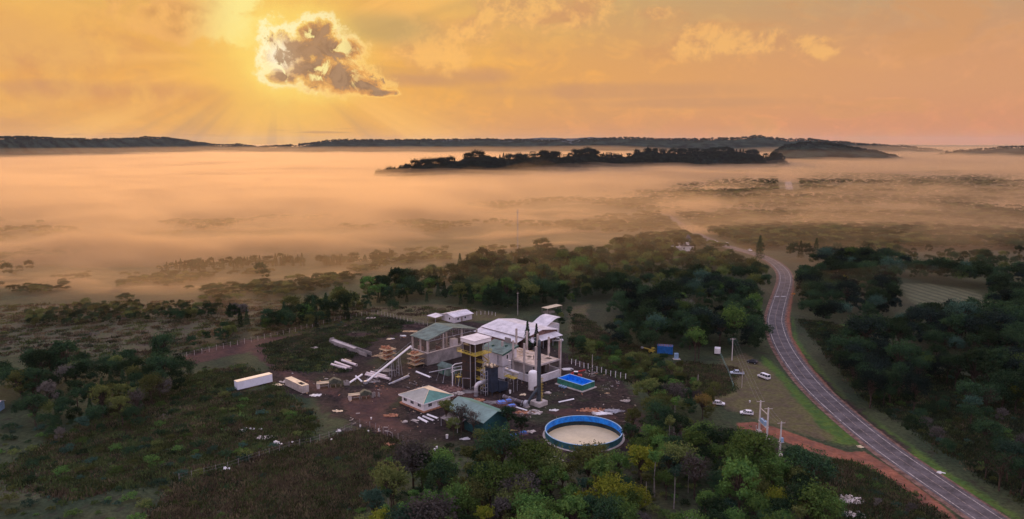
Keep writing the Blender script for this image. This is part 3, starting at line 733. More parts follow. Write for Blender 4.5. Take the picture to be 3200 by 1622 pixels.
# ---------------------------------------------------------------- the works in the clearing
class MB:
    """collects simple solids into one mesh"""
    def __init__(s): s.v = []; s.f = []
    def box(s, x0, x1, y0, y1, z0, z1):
        k = len(s.v)
        s.v += [Vector(p) for p in ((x0, y0, z0), (x1, y0, z0), (x1, y1, z0), (x0, y1, z0), (x0, y0, z1), (x1, y0, z1), (x1, y1, z1), (x0, y1, z1))]
        s.f += [tuple(k + i for i in q) for q in ((0, 3, 2, 1), (4, 5, 6, 7), (0, 1, 5, 4), (1, 2, 6, 5), (2, 3, 7, 6), (3, 0, 4, 7))]
        return s
    def hull(s, pts, faces):
        k = len(s.v); s.v += [Vector(p) for p in pts]; s.f += [tuple(k + i for i in q) for q in faces]; return s
    def prism(s, poly, axis, a, b):
        """poly in the plane across axis ('x': (y,z); 'y': (x,z); 'z': (x,y)), swept from a to b"""
        def P(u, v, w): return {'x': (w, u, v), 'y': (u, w, v), 'z': (u, v, w)}[axis]
        n = len(poly); k = len(s.v)
        s.v += [Vector(P(u, v, a)) for u, v in poly] + [Vector(P(u, v, b)) for u, v in poly]
        s.f += [tuple(k + i for i in range(n)), tuple(k + n + i for i in range(n))[::-1]]
        s.f += [(k + i, k + n + i, k + n + (i + 1) % n, k + (i + 1) % n) for i in range(n)]
        return s
    def rod(s, p0, p1, r0, r1=None, n=8, cap=True):
        p0, p1 = Vector(p0), Vector(p1); r1 = r0 if r1 is None else r1
        t = (p1 - p0).normalized(); a = t.orthogonal().normalized(); b = t.cross(a); k = len(s.v)
        for p, r in ((p0, r0), (p1, r1)):
            for i in range(n):
                w = 2 * math.pi * (i + .5) / n; s.v.append(p + (a * math.cos(w) + b * math.sin(w)) * r)
        s.f += [(k + i, k + (i + 1) % n, k + n + (i + 1) % n, k + n + i) for i in range(n)]
        if cap: s.f += [tuple(k + i for i in range(n))[::-1], tuple(k + n + i for i in range(n))]
        return s
    def bar(s, p0, p1, w, h=None):
        """square bar"""
        return s.rod(p0, p1, (w if h is None else (w + h) / 2) * .7071, n=4)
    def path(s, pts, r, n=10):
        pl = [(Vector(p), r) for p in pts]; vs, fs = tubes([pl], n); k = len(s.v); s.v += vs; s.f += [tuple(k + i for i in q) for q in fs]; return s
    def lathe(s, prof, c=(0, 0, 0), n=32, cap=True):
        k = len(s.v); c = Vector(c)
        for r, z in prof:
            for i in range(n):
                w = 2 * math.pi * i / n; s.v.append(c + Vector((r * math.cos(w), r * math.sin(w), z)))
        for j in range(len(prof) - 1):
            s.f += [(k + j * n + i, k + j * n + (i + 1) % n, k + (j + 1) * n + (i + 1) % n, k + (j + 1) * n + i) for i in range(n)]
        if cap: s.f += [tuple(k + i for i in range(n))[::-1], tuple(k + (len(prof) - 1) * n + i for i in range(n))]
        return s
    def put(s, name, m, parent=None, label=None, smooth=False, bevel=0):
        o = mesh_obj(name, s.v, s.f, m, parent, smooth)
        bm = bmesh.new(); bm.from_mesh(o.data); bmesh.ops.recalc_face_normals(bm, faces=bm.faces)
        if bevel: bmesh.ops.bevel(bm, geom=list(bm.edges), offset=bevel, segments=1, affect='EDGES')
        bm.to_mesh(o.data); bm.free()
        if label: o['label'] = label
        return o
ROT = R(-45.5); SO = at(1338, 1142, 0)
def W(x, y, z=0.0):
    c, s = math.cos(ROT), math.sin(ROT); return Vector((SO.x + x * c - y * s, SO.y + x * s + y * c, z))
def thing(name, label, cat, x, y, z=0.0, rot=0.0, group=None, site=True):
    """Empty at the base of a thing; x, y on the building grid of the works (or plan metres when site is False)"""
    e = bpy.data.objects.new(name, None); COL.objects.link(e)
    p = W(x, y, z) if site else Vector((x, y, z))
    e.location = p; e.rotation_euler = (0, 0, (ROT if site else 0) + rot)
    tag(e, label, cat, group); return e
LAND = []                                     # named places that tree labels refer to
def land(nm, x, y): LAND.append((nm, W(x, y)))
def keep(x, y, r): p = W(x, y); KEEP.append((p.x, p.y, r))
# paints
C_conc = mat('bare_concrete', (.27, .245, .24), .9, .16, .35)
C_conc2 = mat('pale_concrete', (.50, .44, .41), .9, .14, .5)
C_red = mat('reddish_concrete', (.30, .20, .17), .9, .18, .4)
C_wall = mat('lilac_white_render', (.66, .63, .66), .85, .10, .3)
C_white = mat('white_paint', (.84, .82, .83), .55, .06, .5)
C_wroof = mat('white_sheet_roof', (.66, .63, .65), .55, .12, .3)
C_groof = mat('grey_green_sheet_roof', (.135, .195, .165), .55, .18, .4)
C_groof2 = mat('sea_green_sheet_roof', (.10, .25, .20), .5, .15, .25)
C_gdark = mat('dark_green_trim', (.020, .085, .065), .5, .1, .5)
C_teal = mat('dark_teal_sheet', (.018, .085, .095), .55, .2, .3)
C_dark = mat('sooty_steel_and_shade', (.022, .018, .018), .6, .3, .6, col2=(.05, .032, .025))
C_navy = mat('navy_steel', (.028, .040, .066), .5, .22, .6)
C_yel = mat('yellow_safety_paint', (.52, .40, .07), .5, .2, 1.5)
C_gal = mat('galvanised_steel', (.40, .40, .44), .45, .12, 1.0, metal=.3)
C_silver = mat('bright_duct_metal', (.62, .60, .62), .35, .12, .9, metal=.35)
C_brick = mat('orange_brick', (.42, .20, .115), .9, .22, 1.3)
C_brickd = mat('dull_brick', (.23, .13, .11), .9, .22, .9)
C_wood = mat('fresh_timber', (.56, .40, .24), .85, .2, 1.2)
C_oldwood = mat('grey_timber', (.30, .26, .22), .9, .2, 1.2)
C_glass = mat('dark_window_glass', (.02, .025, .035), .15, .1, 1)
C_blue = mat('blue_liner', (.010, .25, .80), .45, .18, .8, col2=(.006, .15, .58))
C_blue2 = mat('blue_paint', (.015, .13, .42), .5, .15, .8)
C_lblue = mat('pale_blue_steel', (.28, .42, .58), .5, .12, .8)
C_green = mat('green_tank_paint', (.045, .20, .135), .6, .2, .5)
C_water = mat('milky_effluent', (.66, .54, .33), .35, .06, .16)
C_wetshade = mat('wet_shaded_liner', (.012, .035, .045), .4, .3, .4)  # wet liner tone with the shadow inside the tank put into it
C_rust = mat('red_machine_paint', (.42, .035, .03), .5, .2, 1.0)
C_cream = mat('cream_sheet', (.74, .60, .40), .7, .1, .8)
C_tyre = mat('tyre_rubber', (.02, .02, .02), .9, .1, 2)
C_mud = mat('dark_spoil', (.060, .042, .038), .95, .3, .6)
C_skin = mat('skin', (.35, .20, .14), .7, .05, 5)
C_cloth = mat('dark_work_clothes', (.03, .035, .05), .9, .2, 5)
def windows(parent, spots, m=C_glass, frame=C_white):
    """spots: (axis, fixed, u0, u1, z0, z1, out): a pane with a proud frame"""
    for ax, f, u0, u1, z0, z1, out in spots:
        fr = MB(); t = .14; e = .05 * out
        def B(mb, a, b, c, d, lo, hi):
            lo, hi = sorted((lo, hi))
            mb.box(a, b, lo, hi, c, d) if ax == 'y' else mb.box(lo, hi, a, b, c, d)
        for a, b, c, d in ((u0 - t, u1 + t, z1, z1 + t), (u0 - t, u1 + t, z0 - t, z0), (u0 - t, u0, z0, z1), (u1, u1 + t, z0, z1)):
            B(fr, a, b, c, d, f - .05 * out, f + .09 * out)
        if u1 - u0 > 1: B(fr, (u0 + u1) / 2 - .05, (u0 + u1) / 2 + .05, z0, z1, f, f + .07 * out)
        w = fr.put('window', frame, parent)
        g = MB(); B(g, u0, u1, z0, z1, f - .03 * out, f + .03 * out); g.put('pane', m, w)
def gable_roof(x0, x1, y0, y1, ze, zr, t=.18, ridge='x', m=None, name='roof', parent=None, hip=0):
    b = MB()
    if ridge == 'x':
        ym = (y0 + y1) / 2
        b.prism([(y0, ze), (ym, zr), (y1, ze), (y1, ze - t), (ym, zr - t), (y0, ze - t)], 'x', x0, x1)
    else:
        xm = (x0 + x1) / 2
        b.prism([(x0, ze), (xm, zr), (x1, ze), (x1, ze - t), (xm, zr - t), (x0, ze - t)], 'y', y0, y1)
    return b.put(name, m, parent)
def corrugate(parent, x0, x1, y0, y1, f, m, step=1.0, along='y'):
    b = MB(); u = (x0 if along == 'y' else y0) + step
    while u < (x1 if along == 'y' else y1) - .2:
        if along == 'y':
            for a, c in zip((y0, (y0 + y1) / 2), ((y0 + y1) / 2, y1)): b.rod((u, a, f(u, a) + .02), (u, c, f(u, c) + .02), .05, n=4, cap=False)
        else:
            for a, c in zip((x0, (x0 + x1) / 2), ((x0 + x1) / 2, x1)): b.rod((a, u, f(a, u) + .02), (c, u, f(c, u) + .02), .05, n=4, cap=False)
        u += step
    return b.put('seam', m, parent)
# --- open hall under a grey-green gable roof
def hall():
    t = thing('processing_hall', 'open concrete hall under a low grey-green gable roof on tall concrete columns', 'hall', 0, 0)
    w = MB(); w.box(-.35, 0, -.3, 26, 0, 4.7); w.box(-9.6, -.35, -.3, 0, 0, 4.7); w.box(-9.95, -9.6, 0, 26, 0, 2.2)
    w.put('wall', C_conc, t)
    MB().box(-9.6, -.35, 0, 26, .05, 1.4).put('floor_slab', C_red, t)
    MB().box(-.55, .18, -.45, 26.05, 4.7, 5.0).box(-9.6, -.55, -.45, .1, 4.7, 5.0).put('ring_beam', C_conc2, t)
    for y in (0.05, 7.8, 17.2, 25.4):
        MB().box(-.5, .05, y - .3, y + .3, 5.0, 10.1 + (12.7 - 10.1) * (1 - abs(y - 12.2) / 12.5) - .25).put('column', C_conc2, t)
        MB().box(-9.9, -9.4, y - .3, y + .3, 2.2, 10.1 + (12.7 - 10.1) * (1 - abs(y - 12.2) / 12.5) - .25).put('column', C_conc2, t)
    MB().box(-5.0, -4.5, -.1, .4, 5.0, 10.0).put('column', C_conc2, t)
    r = gable_roof(-10.4, .7, -.7, 25.2, 10.2, 13.0, .2, 'x', C_groof, 'roof', t)
    f = lambda x, y: 13.0 - abs(y - 12.25) / 12.95 * 2.8
    b = MB()
    for k in range(1, 11): x = -10.4 + k * 1.0; b.rod((x, -.7, 10.22), (x, 12.25, 13.02), .04, n=4, cap=False); b.rod((x, 12.25, 13.02), (x, 25.2, 10.22), .04, n=4, cap=False)
    b.put('seam', C_groof, r)
    tr = MB()
    for x in (-9.6, -4.8, .2):
        tr.bar((x, -.3, 9.7), (x, 12.2, 12.4), .16); tr.bar((x, 12.2, 12.4), (x, 24.9, 9.7), .16); tr.bar((x, -.3, 9.5), (x, 24.9, 9.5), .12)
        for k in range(1, 8): y = 24.6 * k / 8; tr.bar((x, y, 9.5), (x, y, 9.7 + 2.7 * (1 - abs(y - 12.2) / 12.4)), .09)
    tr.put('roof_truss', C_gal, t)
    s = MB()
    for k in range(7): s.bar((-8.5 + k * .35, 1.2 + k * .2, 1.5), (-8.5 + k * .35, 5 + k * .3, 1.8 + k * .1), .12)
    s.put('formwork', C_wood, t)
    MB().box(-8, -4.6, 1.2, 1.5, 1.4, 6.2).put('inner_wall', C_red, t); MB().box(-6.5, -3.5, 9, 9.25, 1.4, 4.8).put('inner_wall', C_red, t)
    MB().box(-7.4, -5.2, 17, 19.5, 1.4, 6.0).put('machine_tank', C_wall, t)
    land('the green-roofed open hall', -5, 12)
hall(); keep(-5, 12, 16)
# --- white sheet-roofed warehouse behind
def warehouse():
    t = thing('warehouse', 'long warehouse with white sheet roofs and dull brick walls behind the works', 'warehouse', 0, 52)
    y0, y1 = -10, 10
    w = MB(); w.box(-15, 11, y0, y1, 0, 5.0)
    w.prism([(y0, 5.0), (0, 6.6), (y1, 5.0)], 'x', 10.7, 11.0); w.prism([(y0, 5.0), (0, 6.6), (y1, 5.0)], 'x', -15, -14.7)
    w.put('wall', C_brickd, t)
    r = gable_roof(-15.6, 11.8, y0 - .5, y1 + .5, 5.25, 7.0, .15, 'x', C_wroof, 'roof', t)
    b = MB()
    for k in range(1, 27): x = -15.6 + k; b.rod((x, y0 - .5, 5.27), (x, 0, 7.02), .035, n=4, cap=False)
    b.put('seam', C_white, r)
    MB().prism([(y0 - 4.2, 3.7), (y0 + .1, 4.75), (y0 + .1, 4.6), (y0 - 4.2, 3.55)], 'x', -16.2, 10.6).put('lean_to_roof', C_wroof, t)
    MB().box(-15.8, 10.2, y0 - 3.8, y0 - 3.5, 0, 3.4).put('lean_to_wall', C_brickd, t)
    MB().prism([(11.0, 4.5), (15.3, 3.6), (15.3, 3.45), (11.0, 4.35)], 'y', y0 + .5, y1 - 1).put('side_canopy', C_wroof, t)
    for y in (-9, -3, 3, 8.4): MB().box(14.9, 15.1, y - .1, y + .1, 0, 3.45).put('post', C_gal, t)
    MB().box(11.0, 11.12, -7, -3, 0, 3.2).put('door', C_dark, t); MB().box(11.0, 11.12, 1, 4.6, 0, 3.2).put('door', C_dark, t)
    # raised curved wing
    a = MB(); prof = [(10.2, 5.0), (12, 5.4), (14, 6.4), (16, 7.3), (18, 7.7), (20, 7.7)]
    a.prism(prof + [(u, v - .2) for u, v in prof[::-1]], 'x', -5, 4).put('curved_roof', C_wroof, t)
    MB().box(-4.7, 3.7, 10.05, 19.6, 0, 4.8).put('rear_wing', C_wall, t)
    land('the white-roofed warehouse', 0, 52)
warehouse(); keep(-8, 48, 14); keep(6, 50, 14); keep(2, 64, 13)
# --- unfinished concrete frame
def frame_building():
    t = thing('unfinished_building', 'unfinished concrete building with bare columns rising above a pale floor slab', 'building', 44.6, 13.4)
    X = [0, -5.7, -11.4, -17.1, -22.8, -28.3]
    for i, x in enumerate(X[:5]):
        for y in (0, 13.0):
            if i == 4 and y == 0: continue
            top = 13.9 if not (i in (3,) and y == 0) else 12.5
            MB().box(x - .3, x + .3, y - .3, y + .3, 0, top - 0.0).put('column', C_conc2, t)
    MB().box(-.28, .28, 12.3, 12.65, 6.9, 13.5).put('column', C_red, t)
    MB().box(-12.2, -.32, .1, 12.7, 6.4, 6.75).box(-21, -12.2, 2.2, 12.7, 6.4, 6.75).put('floor_slab', mat('sawdust_slab', (.52, .42, .34), .9, .2, .5), t)
    MB().box(-12.2, .05, -.12, .1, 6.25, 6.85).box(-.32, .12, .1, 12.7, 6.25, 6.85).put('slab_edge', C_conc2, t)
    w = MB(); w.box(-.2, .1, .3, 12.7, 0, 2.5); w.box(-12.5, -.3, -.15, .12, 0, 2.5); w.box(-21, -.3, 12.9, 13.1, 0, 3)
    w.box(-12.2, -11.9, .3, 12.7, 0, 6.3); w.put('low_wall', C_wall, t)
    MB().box(-.35, .25, .3, 12.7, 2.5, 2.7).box(-12.5, -.3, -.3, .25, 2.5, 2.7).put('wall_coping', C_white, t)
    MB().box(-6, -.4, 5, 5.3, 0, 6.3).put('inner_wall', C_dark, t)
    s = MB()
    rg = random.Random(3)
    for k in range(16):
        x, y = rg.uniform(-19, -12.6), rg.uniform(4, 12); a = rg.random() * 3.1
        s.bar((x, y, 6.85 + k * .02), (x + 2.6 * math.cos(a), y + 2.6 * math.sin(a) * .6, 6.87 + k * .02), .16)
    s.put('board_pile', C_wood, t)
    MB().box(-4.4, -2.0, 9.4, 11.0, 6.76, 6.80).put('slab_opening_shade', C_dark, t)  # dark plates stand in for the shade of floor openings
    MB().box(-10.5, -8.6, 6.0, 7.4, 6.76, 6.79).put('slab_opening_shade', C_dark, t)
    land('the unfinished concrete building', 36, 20)
frame_building(); keep(36, 20, 14)
# --- lilac tower building
def tower_building():
    t = thing('machine_house', 'tall pale machine house with a sloping green roof beside the boiler tower', 'building', 32.2, 9)
    z0, z1 = 9.2, 11.0
    w = MB(); w.prism([(0, 0), (7.2, 0), (7.2, z1), (0, z0)], 'x', -11.8, 0); w.put('wall', C_wall, t)
    MB().box(-.03, .07, -.03, 7.2, 4.5, 4.75).box(-11.8, .07, -.07, -.0, 4.5, 4.75).put('string_course', C_conc, t)
    r = MB(); r.prism([(-.6, z0), (7.6, z1 + .15), (7.6, z1 + .35), (-.6, z0 + .22)], 'x', -12.3, .5); r = r.put('roof', C_groof, t)
    MB().prism([(-.62, z0 - .35), (7.62, z1 - .2), (7.62, z1 + .36), (-.62, z0 + .23)], 'x', .505, .60).put('fascia', C_gdark, r)
    b = MB()
    for k in range(1, 12): b.rod((-12.3 + k, -.6, z0 + .23), (-12.3 + k, 7.6, z1 + .37), .04, n=4, cap=False)
    b.put('seam', C_groof, r)
    MB().box(-8.5, -7.9, 2.5, 3.4, z0 + .8, z0 + 1.5).put('roof_vent', C_gdark, r)
    MB().box(-3.5, -2.9, 4.5, 5.4, z0 + 1.2, z0 + 2.0).put('roof_vent', C_gdark, r)
    windows(t, [('x', .02, 1.9, 2.7, 7.2, 8.7, 1), ('x', .02, 1.9, 2.7, 3.0, 4.2, 1), ('x', .02, 1.5, 3.4, .9, 1.3, 1)])
    MB().box(-6.4, -3.4, 7.25, 7.6, 0, 13.2).put('lift_shaft', C_conc, t)
    MB().rod((-2.0, -.5, 8.6), (-2.0, -.5, 5.2), .3, n=10).put('downpipe', C_gal, t)
    land('the pale machine house', 27, 12)
tower_building(); keep(27, 12, 8)
# --- boiler tower with galleries
def boiler():
    t = thing('boiler_tower', 'sooty boiler tower under a white box canopy with yellow galleries and stairs', 'tower', 33, -5)
    MB().box(-6.0, -1.2, -.9, 4.6, 0, 15.2).put('boiler_casing', C_dark, t)
    g = MB()
    for z in (3, 6, 9, 12): g.box(-6.1, -1.1, -1.0, 4.7, z, z + .25)
    g.put('casing_band', mat('rusty_band', (.10, .045, .03), .8, .3, .8), t)
    MB().box(-4.6, -1.8, .8, 3.8, 15.2, 16.4).put('boiler_drum', C_navy, t)
    r = MB(); r.box(-5.0, 2.2, -2.2, 5.6, 16.6, 17.8); r = r.put('canopy', C_white, t)
    MB().box(-5.2, 2.4, -2.4, 5.8, 17.8, 18.0).put('canopy_roof', C_wroof, r)
    for x in (-1.0, 1.6):
        for y in (-1.3, 4.9): MB().box(x - .1, x + .1, y - .1, y + .1, 0, 16.6).put('post', C_gal, t)
    MB().box(-4.7, -4.5, -1.6, -1.4, 12.6, 16.6).put('post', C_gal, t)
    def rail(mb, pts, z):
        for a, b in zip(pts, pts[1:]):
            for h in (.55, 1.1): mb.bar((*a, z + h), (*b, z + h), .09)
            L = math.dist(a, b); n = max(1, int(L / 1.3))
            for k in range(n + 1):
                q = (a[0] + (b[0] - a[0]) * k / n, a[1] + (b[1] - a[1]) * k / n); mb.bar((*q, z), (*q, z + 1.1), .08)
    g = MB(); g.box(-7.2, 2.6, -2.2, -.95, 12.5, 12.62); g.box(-1.15, 2.6, -.95, 5.6, 12.5, 12.62); g.box(-7.2, -6.05, -.95, 4.6, 12.5, 12.62)
    rail(g, [(-7.2, 4.6), (-7.2, -2.2), (2.6, -2.2), (2.6, 5.6), (-1, 5.6)], 12.6); g.put('top_gallery', C_yel, t)
    for z in (9.4, 6.3, 3.2):
        g = MB(); g.box(-1.0, 2.2, 1.0, 2.6, z, z + .12); rail(g, [(-1.0, 1.0), (2.2, 1.0), (2.2, 2.6)], z + .1); g.put('landing', C_yel, t)
    for i, (za, zb) in enumerate(((0, 3.2), (3.2, 6.3), (6.3, 9.4), (9.4, 12.5))):
        s = MB(); ya, yb_ = (1.2, 4.9) if i % 2 == 0 else (4.9, 1.2)
        for x in (1.2, 2.1):
            s.bar((x, ya, za), (x, yb_, zb), .16); s.bar((x, ya, za + 1), (x, yb_, zb + 1), .08)
        for k in range(1, 10): q = k / 10; s.box(1.2, 2.1, ya + (yb_ - ya) * q - .14, ya + (yb_ - ya) * q + .14, za + (zb - za) * q, za + (zb - za) * q + .05)
        s.put('stair_flight', C_yel, t)
    MB().path([(-.9, -1.6, 3.9), (-3.0, -3.2, 3.9), (-3.0, -3.2, 0)], .12, 6).put('pipe', C_gal, t)
    b = MB()
    for k in range(7): b.bar((2.4, -3.6 + k * 1.25, 0), (2.4, -3.6 + k * 1.25, 2.0), .12)
    b.bar((2.4, -3.6, 2.0), (2.4, 4.2, 2.0), .2); b.put('guard_rail', C_conc, t)
    land('the boiler tower', 30, -3)
boiler()
# --- bag filter with frame, elbow duct and silver pipe
def bag_filter():
    t = thing('dust_filter', 'navy steel dust filter with a tall casing and hopper body between boiler and stack', 'filter unit', 42.6, -6)
    MB().box(-3.3, 0, 0, 2.9, 1.2, 9.6).put('filter_casing', C_navy, t)
    MB().box(-3.6, .3, -.3, 3.2, 9.6, 9.9).put('casing_roof', C_dark, t)
    for x, y in ((-2.8, .6), (-1.8, 1.2), (-.6, .6), (-2.5, 2.3), (-1.0, 2.3)): MB().lathe([(.35, 9.9), (.35, 10.4), (.2, 10.6)], (x, y, 0), 10).put('top_valve', C_cream, t)
    MB().prism([(2.92, .8), (7.2, .8), (7.2, 3.4), (2.92, 5.0)], 'x', -3.8, .4).put('hopper_body', C_navy, t)
    for x in (-3.1, -.1):
        for y in (.2, 4, 6.9): MB().box(x - .12, x + .12, y - .12, y + .12, 0, 1.2 if y < 3 else .8).put('leg', C_navy, t)
    f = MB()
    for x in (-3.9, -1.6): 
        for y in (-1.5, -.45): f.bar((x, y, 0), (x, y, 8.6), .16)
    for z in (1.4, 2.8, 4.2, 5.6, 7.0, 8.6):
        f.bar((-3.9, -1.5, z), (-1.6, -1.5, z), .13); f.bar((-3.9, -1.5, z), (-3.9, -.45, z), .13); f.bar((-1.6, -1.5, z), (-1.6, -.45, z), .13)
    for z in (1.4, 2.8, 4.2): f.bar((-3.9, -1.5, z), (-1.6, -1.5, z + 1.4), .07)
    f.put('ladder_frame', C_gal, t)
    land('the navy dust filter', 41, -4)
    t = thing('elbow_duct', 'fat pale metal duct rising and bending over into the navy dust filter', 'duct', 39, -10)
    pts = [(0, 0, .1), (0, 0, 2.9)] + [(0 + 1.3 * (1 - math.cos(a)) * .3, 1.6 * (1 - math.cos(a)), 2.9 + 1.6 * math.sin(a)) for a in [i * math.pi / 14 for i in range(1, 8)]] + [(.4, 3.9, 4.5)]
    MB().path(pts, .68, 16).put('duct_pipe', C_silver, t, smooth=True)
    for z in (.2, 1.6, 2.9): MB().lathe([(.72, z), (.76, z + .02), (.76, z + .14), (.72, z + .16)], (0, 0, 0), 20).put('flange', C_gal, t)
    t = thing('silver_pipe', 'bright silver exhaust pipe with an upright stub over a yellow platform', 'pipe', 41.5, 3.5)
    MB().path([(-1.6, -.5, 6.9), (.6, .2, 6.6), (3.2, 1.2, 6.0)], .55, 14).put('horizontal_pipe', C_silver, t, smooth=True)
    MB().lathe([(.42, 6.8), (.42, 10.0), (.55, 10.05), (.55, 10.3)], (0, 0, 0), 16).put('stub_pipe', C_silver, t)
    g = MB(); g.box(-1.2, 3.6, -1.6, .4, 4.6, 4.75)
    for h in (5.2, 5.75): g.bar((-1.2, -1.6, h), (3.6, -1.6, h), .1); g.bar((3.6, -1.6, h), (3.6, .4, h), .1)
    for x in (-1.2, .4, 2.0, 3.6): g.bar((x, -1.6, 4.7), (x, -1.6, 5.75), .1)
    g.put('platform', C_yel, t)
    s = MB()
    for x in (-1.1, 3.5):
        for y in (-1.5, .3): s.bar((x, y, 0), (x, y, 4.6), .14)
    s.bar((1, 0, 4.7), (1, 0, 6.2), .2); s.put('support', C_gal, t)
bag_filter(); keep(38, -2, 10)
# --- smoke stack, fan and horizontal duct
def stack():
    t = thing('smoke_stack', 'tall dark smoke stack with a yellow ladder on a pale concrete block', 'chimney', 59.6, -.8)
    p = MB(); p.prism([(-2.1, -2.1), (2.1, -2.1), (2.1, 2.1), (-2.1, 2.1)], 'z', 0, 1.5); p.put('plinth', C_conc2, t, bevel=.08)
    MB().lathe([(1.0, 1.5), (.74, 2.6), (.70, 3.2), (.60, 20.6), (.52, 21.9), (.46, 21.9), (.46, 21.2)], n=20).put('flue', mat('stack_steel', (.055, .070, .085), .5, .18, .4), t, smooth=True)
    for z in (6.5, 11, 15.5, 19.8): MB().lathe([(.66, z), (.78, z), (.78, z + .14), (.64, z + .14)], n=20).put('flange', C_dark, t)
    f = MB()
    for s in (-.22, .22): f.bar((.95, .35 + s, 1.6), (.86, .35 + s, 9.4), .1)
    for k in range(20): f.bar((.93, .13, 1.9 + k * .38), (.93, .57, 1.9 + k * .38), .05)
    for k in range(7): f.lathe([(.38, 3.2 + k), (.42, 3.2 + k), (.42, 3.28 + k), (.38, 3.28 + k)], (1.15, .35, 0), 10, False)
    f.put('ladder', C_yel, t)
    MB().path([(-.1, 0, 20.6), (-.1, 0, 23.4)], .05, 5).put('lightning_rod', C_gal, t)
    MB().path([(-1.6, -3.6, 1.0), (-1.4, -3.2, 1.9), (-.75, -1.6, 4.2), (-.3, -.5, 5.6)], .48, 12).put('inlet_duct', mat('stack_steel', None), t, smooth=True)
    land('the tall smoke stack', 59.6, -.8)
    t = thing('exhaust_fan', 'round grey exhaust fan with a white rim at the foot of the smoke stack', 'fan', 58.0, -5.2)
    MB().rod((-.5, 0, 1.1), (.5, .3, 1.1), 1.15, n=20).put('fan_housing', C_gal, t, smooth=False)
    MB().rod((-.62, -.04, 1.1), (-.5, 0, 1.1), 1.0, .9, n=20).put('inlet_ring', C_white, t)
    MB().box(-.6, 1.0, -.6, .9, 0, .35).put('base', C_conc2, t)
    t = thing('ground_duct', 'long dusty horizontal duct lying between the dust filter and the exhaust fan', 'duct', 47.2, -5.0)
    MB().rod((0, 0, .85), (9.9, 0, 1.0), .62, n=16).put('duct_pipe', mat('dusty_duct', (.15, .125, .13), .7, .2, .6), t)
    b = MB()
    for x in (.3, 3, 6, 9): b.rod((x, 0, .86 + x * .015), (x + .18, 0, .86 + x * .015), .68, n=16)
    b.put('flange', C_gal, t)
    b = MB()
    for x in (1.5, 5, 8.5): b.box(x, x + .4, -.6, .6, 0, .4)
    b.put('saddle', C_conc, t)
stack(); keep(55, -3, 8)
def white_tank():
    t = thing('white_tank', 'upright white cylindrical tank with a domed top beside the smoke stack', 'tank', 47.6, 8.9)
    MB().lathe([(1.58, .3), (1.62, .4), (1.62, 5.9), (1.5, 6.35), (1.1, 6.7), (.5, 6.87), (.05, 6.9)], n=28).put('shell', C_white, t, smooth=True)
    MB().lathe([(1.75, 0), (1.75, .3), (1.6, .3)], n=28).put('base', C_conc2, t)
    MB().box(1.65, 2.6, -1.2, 0, 0, 1.6).put('pump_box', C_dark, t)
white_tank(); keep(47.6, 8.9, 4)
def pool():
    t = thing('water_basin', 'raised rectangular basin with green outer walls and bright blue liner', 'basin', 49.7, 19.2)
    w = MB(); a, b, h = 11.6, 6.7, 2.2
    for q in ((0, a, 0, .25), (0, a, b - .25, b), (0, .25, .25, b - .25), (a - .25, a, .25, b - .25)): w.box(*q, .25, h)
    w.put('wall', C_green, t)
    l = MB()
    for q in ((.25, a - .25, .25, .31), (.25, a - .25, b - .31, b - .25), (.25, .31, .31, b - .31), (a - .31, a - .25, .31, b - .31)): l.box(*q, .3, h + .02)
    l.box(.31, a - .31, .31, b - .31, .3, .42); l.put('liner', C_blue, t)
    w = MB()
    for q in ((-.06, a + .06, -.06, .27), (-.06, a + .06, b - .27, b + .06), (-.06, .27, .27, b - .27), (a - .27, a + .06, .27, b - .27)): w.box(*q, h, h + .09)
    w.put('rim', mat('pale_blue_rim', (.30, .50, .68), .5, .1, 1), t)
    MB().box(-.5, a + .7, -.7, b + .5, 0, .25).put('base', C_conc2, t)
    r = MB()
    for k in range(12): x = .6 + k * .95; r.box(x, x + .07, -.05, 0, .25, h - .05)
    for k in range(6): y = .6 + k * 1.1; r.box(a, a + .05, y, y + .07, .25, h - .05)
    r.put('wall_rib', C_green, t)
    land('the blue rectangular basin', 55, 22)
    for i, (dx, nm) in enumerate(((0.0, 'pale grey valve drum beside the blue basin, first from its corner'), (1.1, 'pale grey valve drum beside the blue basin, middle one of three'), (2.2, 'pale grey valve drum beside the blue basin, last before the bare soil'))):
        d = thing('valve_drum', nm, 'drum', 52.6 + dx, 17.6, 0, 0, 'valve drums beside the blue basin')
        MB().rod((-.1, -.5, .42), (.1, .6, .42), .40, n=12).put('drum_shell', C_lblue, d); MB().rod((0, 0, .8), (0, 0, 1.05), .1, n=8).put('handle', C_dark, d)
pool(); keep(55, 22, 9)
